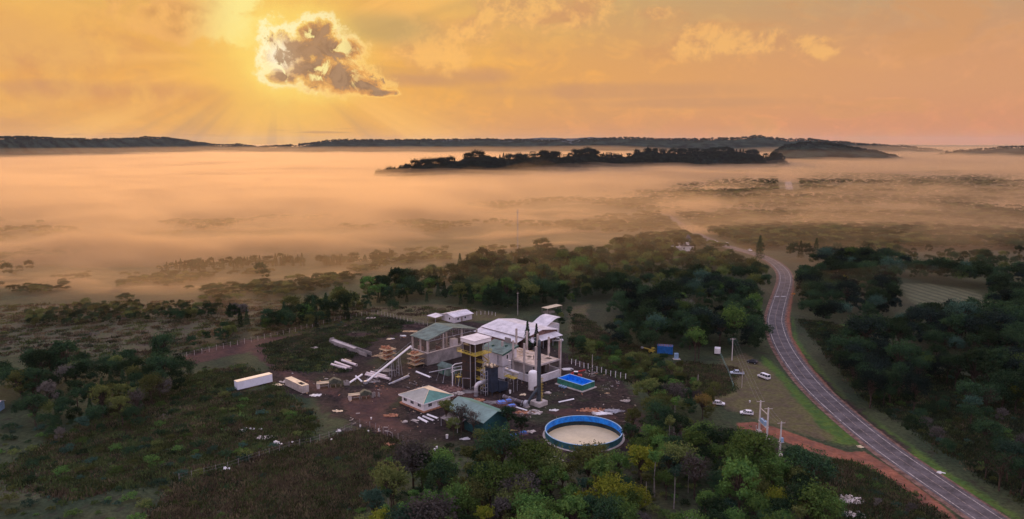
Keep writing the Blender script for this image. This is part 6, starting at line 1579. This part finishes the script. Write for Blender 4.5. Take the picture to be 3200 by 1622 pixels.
# ---------------------------------------------------------------- people on the slab
def person(x, y, z, rot, label, pose, shirt):
    t = thing('person', label, 'person', x, y, z, rot)
    J = {'pel': (0, 0, .92), 'chest': (0, .02, 1.30), 'neck': (0, .02, 1.48), 'head': (0, .03, 1.58), 'top': (0, .03, 1.74)}
    E = [('pel', 'chest'), ('chest', 'neck'), ('neck', 'head'), ('head', 'top')]
    Rr = {'pel': .15, 'chest': .17, 'neck': .06, 'head': .095, 'top': .07}
    for s, n in ((-1, 'l'), (1, 'r')):
        fwd = .16 * s * (1 if pose == 'walk' else .15); ab = .22 if pose != 'reach' else .34
        J.update({'h' + n: (s * .10, 0, .86), 'k' + n: (s * .12, fwd * .6 + .02, .48), 'a' + n: (s * .13, fwd * 1.4, .08), 't' + n: (s * .14, fwd * 1.4 + .16, .04),
                  's' + n: (s * .20, .02, 1.42), 'e' + n: (s * (ab + .03), -fwd * .5 + .02, 1.14), 'w' + n: (s * (ab + .02), -fwd + .10 + (.2 if pose == 'reach' else 0), .92 + (.2 if pose == 'reach' else 0)), 'f' + n: (s * (ab + .01), -fwd + .14 + (.26 if pose == 'reach' else 0), .82 + (.2 if pose == 'reach' else 0))})
        Rr.update({'h' + n: .10, 'k' + n: .07, 'a' + n: .045, 't' + n: .04, 's' + n: .065, 'e' + n: .045, 'w' + n: .032, 'f' + n: .035})
        E += [('pel', 'h' + n), ('h' + n, 'k' + n), ('k' + n, 'a' + n), ('a' + n, 't' + n), ('chest', 's' + n), ('s' + n, 'e' + n), ('e' + n, 'w' + n), ('w' + n, 'f' + n)]
    keys = list(J); me = bpy.data.meshes.new('body'); me.from_pydata([J[k] for k in keys], [(keys.index(a), keys.index(b)) for a, b in E], [])
    o = bpy.data.objects.new('body', me); COL.objects.link(o); o.parent = t
    md = o.modifiers.new('skin', 'SKIN')
    for i, k in enumerate(keys): me.skin_vertices[0].data[i].radius = (Rr[k], Rr[k]); me.skin_vertices[0].data[i].use_root = (k == 'pel')
    sb = o.modifiers.new('sub', 'SUBSURF'); sb.levels = sb.render_levels = 1
    me.materials.append(shirt)
    MB().lathe([(.10, 1.62), (.125, 1.68), (.10, 1.78), (.03, 1.81)], (0, .03, 0), 12).put('helmet', C_yel, t)
person(38.6, 18.6, 6.76, R(150), 'worker in dark clothes near the front edge of the pale slab', 'stand', C_cloth)
person(33.8, 18.2, 6.76, R(60), 'worker in dark clothes on the slab beside the board pile', 'walk', C_cloth)
person(40.6, 25.0, 6.76, R(-40), 'worker in dark clothes at the rear of the slab by the tall column', 'reach', mat('dark_grey_clothes', (.05, .05, .055), .9, .2, 4))

# ---------------------------------------------------------------- planting
def special(px, py, h, vi, colour, label, wide=1.0, rot=.7, zc=None, name=None, pale=False):
    """px, py = foot of the tree in the photograph"""
    p = at(px, py); t = tree(p.x, p.y, h, vi, colour, rot, wide, name, pale); tag(t, label, 'tree'); KEEP.append((p.x, p.y, 2.6)); return t
special(1648, 1100, 13.5, 5, DK, 'tall dark conifer in front of the warehouse, left of two beside the smoke stack', .75, name='conifer_tree')
special(1676, 1102, 12.5, 5, DK, 'tall dark conifer in front of the warehouse, the one touching the smoke stack', .72, name='conifer_tree')
special(1905, 1640, 10.5, 2, YG, 'bright yellow-green broad tree standing out in the big wood', 1.15, 1.0)
special(1830, 1655, 9.5, 0, YG, 'yellow-green round tree beside the bright broad one in the big wood', 1.0, 2.0)
special(2195, 1310, 7.5, 3, 'bronze', 'domed tree with bronze crown half hiding a parked white car', 1.15, 1.0)
special(1440, 1362, 9.0, 4, GR, 'thin grey-leaved tree in front of the green shed, nearer the office', 1.0, .4)
special(1480, 1366, 8.0, 4, GR, 'bare twisted tree standing before the green shed roof', .8, 2.4)
special(1395, 1330, 8.5, 0, OL, 'olive tree between the office and the green shed', 1.0, 2.4)
special(1588, 1348, 8.0, 0, DK, 'dark round tree at the right end of the green shed', 1.1, 1.4)
special(1630, 1372, 7.0, 1, DK, 'dark tree between the green shed and the round blue tank', 1.0, .4)
special(2105, 1590, 11.0, 7, BL, 'slender blue-green tree on a tall pale stem in the big wood', 1.1, .2)
special(2090, 1412, 10.5, 7, OL, 'slender pale-stemmed tree with long bare trunk right of the round tank', 1.2, .9)
special(2520, 1560, 11.5, 2, DK, 'big dark rounded tree beside the red track below the poles', 1.25, 1.9)
special(2480, 1500, 9.5, 0, DK, 'dark tree under the single highway pole', 1.0, 2.9)
special(1838, 1447, 4.8, 8, OL, 'small bushy tree against the round tank wall, the left one', .8, 1.0, name='small_tree')
special(1885, 1450, 5.6, 4, OL, 'small sparse tree against the round tank wall, the right one', .8, 1.0, name='small_tree')
special(2372, 860, 19, 5, DK, 'tall dark cypress hiding a piece of the highway', 1.35, 0, name='conifer_tree') if False else None
p = at(2375, 812); t = tree(p.x, p.y, 13, 1, DK, 0, .8); tag(t, 'single dark tree standing right where the highway bends out of sight', 'tree')
special(1968, 1408, 8.0, 0, DK, 'dark tree hiding the right edge of the round blue tank', 1.1, .6)
special(1978, 1352, 7.5, 1, OL, 'olive tree at the right side of the round blue tank, beyond the dark one', 1.1, 1.6)
special(1502, 1404, 6.0, 0, OL, 'low olive tree in front of the teal gable wall', 1.3, 1.1)
special(1556, 1408, 5.5, 2, DK, 'low dark tree in front of the teal gable wall, toward the blue pallets', 1.1, 2.1)
special(1418, 1372, 6.5, 1, OL, 'olive tree right by the whitish crate pieces', 1.1, .1)
special(2080, 1000, 9, 0, YG, 'lime green young tree in the dark middle wood', .9, .3)
special(2638, 905, 9, 0, YG, 'lime green tree in the dark wood right of the highway', .7, .3)
special(3170, 1290, 9, 0, YG, 'bright green crown at the far side of the dark right wood', 1.0, .3)
special(1790, 1105, 7, 1, DK, 'dark tree beyond the fence behind the red telehandler', 1.0, .3)
special(1905, 1128, 6.5, 0, DK, 'dark round tree beyond the white posts, left of the blue container', 1.0, .3)
special(2050, 1158, 5.0, 1, DK, 'dark tree standing in front of the blue container', .9, 1.3)
special(430, 1310, 9.0, 4, GR, 'grey leafless tree at the edge of the left wood', 1.0, 1.3)
special(2170, 1560, 11, 4, GR, 'greyish sparse tree in the big wood beside the slender pale stem', 1.0, 2.3)
special(470, 1440, 4.0, 8, YG, 'bright yellow-green bush in the scrub on the left', 1.3, 0, name='bush') if False else None
for px, py, r in ((2078, 1122, 6), (2085, 1138, 5), (2240, 1125, 5), (2345, 1150, 5)): q = at(px, py); KEEP.append((q.x, q.y, r))
for q in RC[::5]:
    if q.y > 520: px, py = px_of(q.x, q.y); KEEP += [(at(px, py + d).x, at(px, py + d).y, 9 + d * .35) for d in (10, 22)]
trees, bushes = scatter()
def rank(e):
    px, py = px_of(e[0], e[1], e[2] * .7)
    if not (-30 < px < 3230 and py < 1690): return -1
    return e[2] / e[1] * (1.0 if py < 1640 else .4)
trees.sort(key=rank, reverse=True)
indiv = trees[:270]; rest = trees[270:]
bushes.sort(key=rank, reverse=True)
bi, brest = bushes[:60], bushes[60:]
protos = {}
extra = [('the meadow', Vector((-70, 330, 0))), ('the grassy parking lawn', at(2330, 1230)), ('the highway bend', at(2430, 1000)), ('the crop field', at(2950, 925)), ('the small glade', at(2660, 1035)),
         ('the left wood edge track', at(650, 1100)), ('the weedy field', at(900, 1520)), ('the electricity poles', at(2400, 1360)), ('the pale rock heap', at(2655, 1565)), ('the red track junction', at(2740, 1440)), ('the grey rocky scar', at(2905, 1148)), ('the straight end of the highway', at(3050, 1600)), ('the white plastic heap', at(828, 1368)), ('the bright yellow-green tree', at(1905, 1600)), ('the slender blue-green tree', at(2105, 1570)), ('the orange rubble by the wood', at(1232, 1468)), ('the big rounded tree', at(2520, 1540)), ('the bottom edge of the wood', at(1600, 1640))]
LM_ALL = LAND + [(n, Vector((p[0], p[1], 0))) for n, p in extra]
ORD = ['', 'second ', 'third ', 'fourth ', 'fifth ', 'sixth ', 'seventh ', 'eighth ', 'ninth ', 'tenth ', 'eleventh ', 'twelfth ', 'thirteenth ', 'fourteenth ', 'fifteenth ', 'sixteenth ', 'seventeenth ', 'eighteenth ', 'nineteenth ', 'twentieth ']
made = []
for e in indiv + bi:
    x, y, h, vi, colour, rot = e
    t = tree(x, y, h, vi, colour, rot, rnd.uniform(.9, 1.12)); made.append((t, e))
    for c in t.children:
        if c.name.startswith('crown'): protos.setdefault((vi, colour), c)
buckets = {}
for t, e in made:
    nm, p = min(LM_ALL, key=lambda q: (q[1].x - e[0]) ** 2 + (q[1].y - e[1]) ** 2)
    kind = VAR[e[3]][0]
    side = ('beyond' if e[1] > p.y + 4 else 'in front of') if abs(e[1] - p.y) > abs(e[0] - p.x) * .6 else 'beside'
    size = '' if kind == 'bush' else ('tall ' if e[2] > 10.5 else 'low ' if e[2] < 7 else '')
    buckets.setdefault((size, e[4], kind, side, nm), []).append(((p.x - e[0]) ** 2 + (p.y - e[1]) ** 2, t))
for (size, colour, kind, side, nm), L in buckets.items():
    L.sort(key=lambda q: q[0])
    noun = 'bush' if kind == 'bush' else 'tree'; hab = HABIT[kind] if kind != 'bush' else 'leafy'
    for k, (d, t) in enumerate(L):
        if len(L) == 1: lb = f'{size}{colour} {hab} {noun} {side} {nm}'
        else: lb = f'{size}{colour} {hab} {noun} {side} {nm}, {ORD[min(k, 19)]}closest' + (' to it' if k == 0 else '')
        if len(lb.replace('-', ' ').split()) > 15: lb = lb.replace('pointed conifer', 'conifer').replace(size, '', 1) if size else lb.replace('pointed conifer', 'conifer')
        if len(lb.replace('-', ' ').split()) > 16: lb = lb.replace(hab + ' ', '', 1)
        tag(t, lb, noun, 'trees of the surrounding woods' if noun == 'tree' else 'bushes in the scrub')
keys = list(protos)
def choose(e):
    k = (e[3], e[4])
    if k in protos: return keys.index(k)
    same = [q for q in keys if q[0] == e[3]] or [q for q in keys if (VAR[q[0]][0] == 'bush') == (VAR[e[3]][0] == 'bush')]
    return keys.index(same[int(abs(e[0] * 7)) % len(same)])
def row(e):
    k = choose(e); bush = VAR[keys[k][0]][0] == 'bush'; s = e[2] / (3 if bush else 10)
    w = 2.0 if (380 < e[1] < 620 and e[2] < 4.8 and not bush) else 2.3 if (e[1] > 575 and e[2] < 8 and not bush) else 1.0
    return (e[0], e[1], terrain(e[0], e[1]) - .1, (s * w, s * w, s), k, e[5])
gn_scatter('woodland', [row(e) for e in rest], [protos[k] for k in keys], 'dense dark woodland filling the plain and reaching into the fog', 'woods')
gn_scatter('undergrowth', [row(e) for e in brest], [protos[k] for k in keys], 'low leafy undergrowth and scrub covering the ground', 'undergrowth')
# tufts of weeds and grass
def debris():
    rg = random.Random(21); mats = [C_brickd, C_conc, C_wood, C_brick, C_pale, C_oldwood, C_mud]; mb = MB(); idx = []
    soil = wpoly(COVER['soil'][0]); xs = [p[0] for p in soil]; ys = [p[1] for p in soil]; n = 0
    hubs = [(rg.uniform(min(xs), max(xs)), rg.uniform(min(ys), max(ys)), rg.randrange(7)) for _ in range(120)]
    while n < 1000:
        hx, hy, hm = hubs[min(119, int(abs(rg.gauss(0, 50))))]; x, y = hx + rg.gauss(0, 2.2), hy + rg.gauss(0, 2.2)
        if not inpoly((x, y), soil): x, y = rg.uniform(min(xs), max(xs)), rg.uniform(min(ys), max(ys))
        n += 1
        if not inpoly((x, y), soil) or math.hypot(x - TANK.x, y - TANK.y) < 14: continue
        k = len(mb.f); L = rg.choice((.15, .2, .3, .5, 1.3)); w = rg.uniform(.1, .35) if L > .8 else L * .7; a = rg.random() * 3.14
        q = MB().box(-L / 2, L / 2, -w / 2, w / 2, 0, rg.uniform(.05, .3)); M = Matrix.Rotation(a, 3, 'Z') @ Matrix.Rotation(rg.gauss(0, .15), 3, 'Y'); kk = len(mb.v)
        mb.v += [M @ v + Vector((x, y, 0)) for v in q.v]; mb.f += [tuple(kk + i for i in g) for g in q.f]; idx += [hm if rg.random() < .7 else rg.randrange(7)] * 6
    o = mesh_obj('debris', mb.v, mb.f, mats)
    o.data.polygons.foreach_set('material_index', idx); tag(o, 'small building debris strewn over the dark soil of the yard', 'debris', kind='stuff')
debris()
def tufts():
    rg = random.Random(8); vs, fs = [], []
    for k in range(70):
        x, y = rg.gauss(0, .8), rg.gauss(0, .8); h = rg.uniform(.15, .55); a = rg.random() * 6.28; w = .16; n = len(vs)
        dx, dy = math.cos(a) * w, math.sin(a) * w; lx, ly = rg.gauss(0, .15), rg.gauss(0, .15)
        vs += [(x - dx, y - dy, 0), (x + dx, y + dy, 0), (x + lx, y + ly, h)]; fs.append((n, n + 1, n + 2))
    ms = []
    for nm, c1, c2 in (('tuft_green', (.050, .072, .026), (.085, .100, .038)), ('tuft_dry', (.085, .065, .045), (.125, .100, .060)), ('tuft_dark', (.028, .042, .024), (.045, .058, .030))):
        o = mesh_obj('grass', vs, fs, leaf_mat(nm, c1, c2, .1)); tag(o, {'tuft_green': 'green grass beside the brush heap', 'tuft_dry': 'dry straw-coloured grass beside the brush heap', 'tuft_dark': 'dark grass beside the brush heap'}[nm], 'grass', kind='stuff'); ms.append(o)
    for i, o in enumerate(ms): o.location = at(1075 + i * 12, 1362)
    pts = []
    def fill(poly, n, w):
        wp = wpoly(poly); xs = [p[0] for p in wp]; ys = [p[1] for p in wp]; k = 0
        while k < n:
            a, b = rg.uniform(min(xs), max(xs)), rg.uniform(min(ys), max(ys))
            if not inpoly((a, b), wp): continue
            k += 1
            if near_road(a, b, 6) or any((a - q[0]) ** 2 + (b - q[1]) ** 2 < q[2] ** 2 * .7 for q in KEEP): continue
            s = rg.uniform(.7, 1.7); pts.append((a, b, terrain(a, b), (s, s, s * rg.uniform(.8, 1.4)), rg.choices([0, 1, 2], w)[0], rg.random() * 6.28))
    fill([(560, 1510), (720, 1470), (960, 1395), (1110, 1345), (1290, 1395), (1260, 1440), (1190, 1520), (1080, 1640), (560, 1700), (440, 1640)], 1500, (3, 5, 1))
    fill([(300, 1300), (560, 1180), (760, 1140), (900, 1240), (1000, 1300), (960, 1390), (720, 1460), (560, 1500), (200, 1560), (-50, 1500)], 2000, (6, 3, 1))
    fill([(2500, 1000), (2700, 1240), (3000, 1440), (3300, 1640), (3300, 1250), (2900, 1150), (2600, 1010)], 3000, (2, 1, 5))
    fill([(2540, 1460), (2640, 1440), (2760, 1490), (2950, 1620), (2920, 1700), (2560, 1700)], 900, (3, 3, 2))
    fill([(1790, 1130), (1960, 1190), (2160, 1240), (2290, 1230), (2290, 1150), (2100, 1130), (1900, 1050), (1800, 980)], 2000, (3, 4, 1))
    fill([(0, 950), (800, 935), (1180, 960), (1480, 960), (1480, 1000), (1180, 980), (800, 1060), (540, 1120), (300, 1140), (0, 1110)], 1200, (3, 4, 2))
    fill([(820, 1080), (960, 1042), (1180, 990), (1330, 1015), (1200, 1050), (1100, 1110), (1080, 1160), (860, 1160)], 900, (2, 1, 4))
    gn_scatter('weeds', pts, ms, 'patchy weeds and grass tufts over the open ground', 'weeds')
tufts()
# single big crowns that break the skyline of the low hill
for px, py, h, vi, lb in ((1640, 506, 12, 0, 'small round crown on the low foggy hill skyline, before the shoulder crown'), (1712, 496, 17, 2, 'broad crown standing above the low hill skyline, its left shoulder'), (1850, 490, 16, 2, 'wide crown on the low hill skyline before the notch'), (2018, 488, 24, 6, 'tallest ragged crown on top of the low foggy hill'), (2002, 492, 18, 4, 'sparse crown beside the tallest one on the low hill'), (2040, 494, 17, 6, 'flat-topped crown on the low hill, behind the tallest one'), (1478, 505, 15, 2, 'crown at the first rise of the low foggy hill'), (2412, 498, 15, 5, 'last dark crown at the steep end of the low hill')):
    u = (px - 1600) / FPX; v = (811 - py) / FPX; D_ = 1880 + 1070 * sst(px, MIDR[0][0], MIDR[-1][0]); k = D_ / (CP + v * SP)
    t = tree(u * k, D_, h * D_ / 2200, vi, 'shaded green', .5, 1.3); t.location.z = CAMH + (-SP + v * CP) * k - 3; tag(t, lb, 'tree')
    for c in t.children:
        if c.name.startswith('crown') and (vi, 'shaded green') not in protos: protos[(vi, 'shaded green')] = c; keys.append((vi, 'shaded green'))
# trees of the far wooded hills
def hill_woods(pts, dist, depth, n, size, name, label, foot=-16):
    rg = random.Random(int(depth * 7)); P = []; D = dist
    tree_keys = [i for i, k in enumerate(keys) if k[1] == 'shaded green' and VAR[k[0]][0] != 'bare']
    x0, x1 = pts[0][0], pts[-1][0]
    prof = [(-1, 0), (-.8, .10), (-.6, .28), (-.42, .50), (-.26, .72), (-.12, .90), (0, 1), (.15, .9), (.4, .5)]
    for _ in range(n):
        px = rg.uniform(x0, x1); dist = D if not isinstance(D, tuple) else D[0] + (D[1] - D[0]) * sst(px, x0, x1); f = -abs(rg.gauss(0, .4 if depth == 240 else .07)) + .05
        if depth == 240 and _ % 45 == 0: f = -.02
        if f < -.98: continue
        for a, b in zip(pts, pts[1:]):
            if a[0] <= px <= b[0]: t = (px - a[0]) / (b[0] - a[0]); py = a[1] + (b[1] - a[1]) * t * t * (3 - 2 * t); break
        for a, b in zip(prof, prof[1:]):
            if a[0] <= f <= b[0]: hg = a[1] + (b[1] - a[1]) * (f - a[0]) / (b[0] - a[0]); break
        v = (811 - py) / FPX; u = (px - 1600) / FPX; top = CAMH + (-SP + v * CP) * dist / (CP + v * SP)
        y = dist + f * depth; x = u * dist / CP * (1 + f * depth / dist * .5); s = size * (rg.uniform(.45, 1.2) if _ % 45 or depth != 240 else rg.uniform(1.5, 2.1)) / 10
        P.append((x, y, foot + (top - foot) * hg - size * .33, (s * 1.15, s * 1.15, s), rg.choice(tree_keys), rg.random() * 6.28))
    gn_scatter(name, P, [protos[k] for k in keys], label, 'woods')
    return P
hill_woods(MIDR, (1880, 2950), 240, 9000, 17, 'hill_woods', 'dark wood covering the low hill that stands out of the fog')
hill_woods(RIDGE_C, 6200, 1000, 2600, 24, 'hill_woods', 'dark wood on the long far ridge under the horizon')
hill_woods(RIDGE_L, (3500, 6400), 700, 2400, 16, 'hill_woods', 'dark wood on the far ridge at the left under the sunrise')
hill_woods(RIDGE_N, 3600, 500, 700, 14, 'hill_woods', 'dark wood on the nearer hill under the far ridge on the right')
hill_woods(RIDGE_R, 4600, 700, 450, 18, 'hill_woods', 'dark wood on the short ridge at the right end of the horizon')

# ---------------------------------------------------------------- fog lying in the valley, and haze
def fog_depth(x, y):
    """(thickness of the dense fog, mistiness 0..1) at a spot of the plan"""
    d = y - yb(x)
    right = sst(x, -50 + .12 * y, 160 + .38 * y)            # less fog to the right
    near = sst(d, -45, 170)
    n = fbm(x * .5, y * 1.0, 120, 4, 1.0) + .5 * fbm(x, y, 460, 3, 3.0)
    cx = sst(x, -180, 150); sea = sst(d, 330 + 300 * cx, 780 + 350 * cx)
    n2 = fbm(x * .7, y, 300, 4, 9.0)
    left = near * (1 - sea) * (-2.6 + 17 * n) + sea * (15 + 9 * n2)
    rgt = sst(y, 560, 900) * (-3.2 + 11 * n) + sst(y, 1500, 2300) * (7 + 12 * n2)
    t = left * (1 - right) + rgt * right
    m = max(sst(d, -370, 130) * (1 - right) * (.44 + .56 * sea), right * (.95 * sst(y, 200, 600) + .15 * sst(y, 1400, 2000))) * (.78 + 1.5 * n * (1 - sea))
    return t - 6 * (1 - sst(d, -60, 60)), max(0, min(1, m))
def fog_layer(off, gain, sigma, col=(.71, .545, .365), aniso=.52):  # peach tint: warm dawn light is put into the fog's own colour
    NA, NR = 190, 230
    vs, fs = [], []
    for k in range(2):
        for j in range(NR):
            r = 300 * (14000 / 300) ** (j / (NR - 1))
            for i in range(NA):
                a = R(-48 + 96 * i / (NA - 1))
                x, y = r * math.sin(a), r * math.cos(a)
                g = terrain(x, y)
                if k == 0: z = g - 9
                else:
                    t, m = fog_depth(x, y)
                    if off == 40: m = sst(y, 265, 580) * (1 - .85 * sst(y, 800, 1700)) * (1 - .55 * sst(x, 40, 320)) * max(.15, 1 + 1.7 * fbm(x * .5, y, 140, 3, 12.0)); t = 0
                    z = max(g - 8, g + t * gain + off * m * (sst(y, 1800, 3300) if off > 60 else 1) - (1.5 if off else 0))
                    if j in (0, NR - 1) or i in (0, NA - 1): z = g - 8.9
                vs.append((x, y, z))
    for k in range(2):
        b = k * NA * NR
        for j in range(NR - 1):
            for i in range(NA - 1):
                q = [b + j * NA + i, b + j * NA + i + 1, b + (j + 1) * NA + i + 1, b + (j + 1) * NA + i]
                fs.append(q[::-1] if k == 0 else q)
    # close the rim
    ring = [i for i in range(NA)] + [j * NA + NA - 1 for j in range(1, NR)] + [(NR - 1) * NA + i for i in range(NA - 2, -1, -1)] + [j * NA for j in range(NR - 2, 0, -1)]
    n = NA * NR
    for a, b in zip(ring, ring[1:] + ring[:1]): fs.append((a, b, b + n, a + n))
    o = mesh_obj('fog_bank', vs, fs, vol_mat('fog_%g' % off, sigma, col, aniso), smooth=True)
    tag(o, 'low bank of peach morning fog lying over the wooded valley', 'fog', 'fog lying in the valley', 'stuff')
    return o
def vol_mat(name, sigma, col, aniso):
    m = bpy.data.materials.new(name); m.use_nodes = True; T = NT(m.node_tree); T.n.clear()
    out = T.node('ShaderNodeOutputMaterial'); v = T.node('ShaderNodeVolumePrincipled')
    v.inputs['Color'].default_value = col + (1,); v.inputs['Density'].default_value = sigma
    v.inputs['Anisotropy'].default_value = aniso
    T.l.new(v.outputs[0], out.inputs['Volume'])
    return m
for off, gain, sg in ((0, 1.0, .030), (5, 1.0, .010), (13, 1.0, .0042), (26, 1.0, .0024), (40, 1.0, .0017), (75, 1.0, .00016)):
    fog_layer(off, gain, sg)
hz = [(x, y, z) for z in (-60, 230) for x, y in ((-16000, -400), (16000, -400), (16000, 21000), (-16000, 21000))]
o = mesh_obj('haze', hz, [(0, 3, 2, 1), (4, 5, 6, 7), (0, 1, 5, 4), (1, 2, 6, 5), (2, 3, 7, 6), (3, 0, 4, 7)], vol_mat('haze_air', 1.3e-5, (.70, .82, 1.0), .2))
tag(o, 'thin morning haze over the whole countryside', 'haze', kind='stuff')
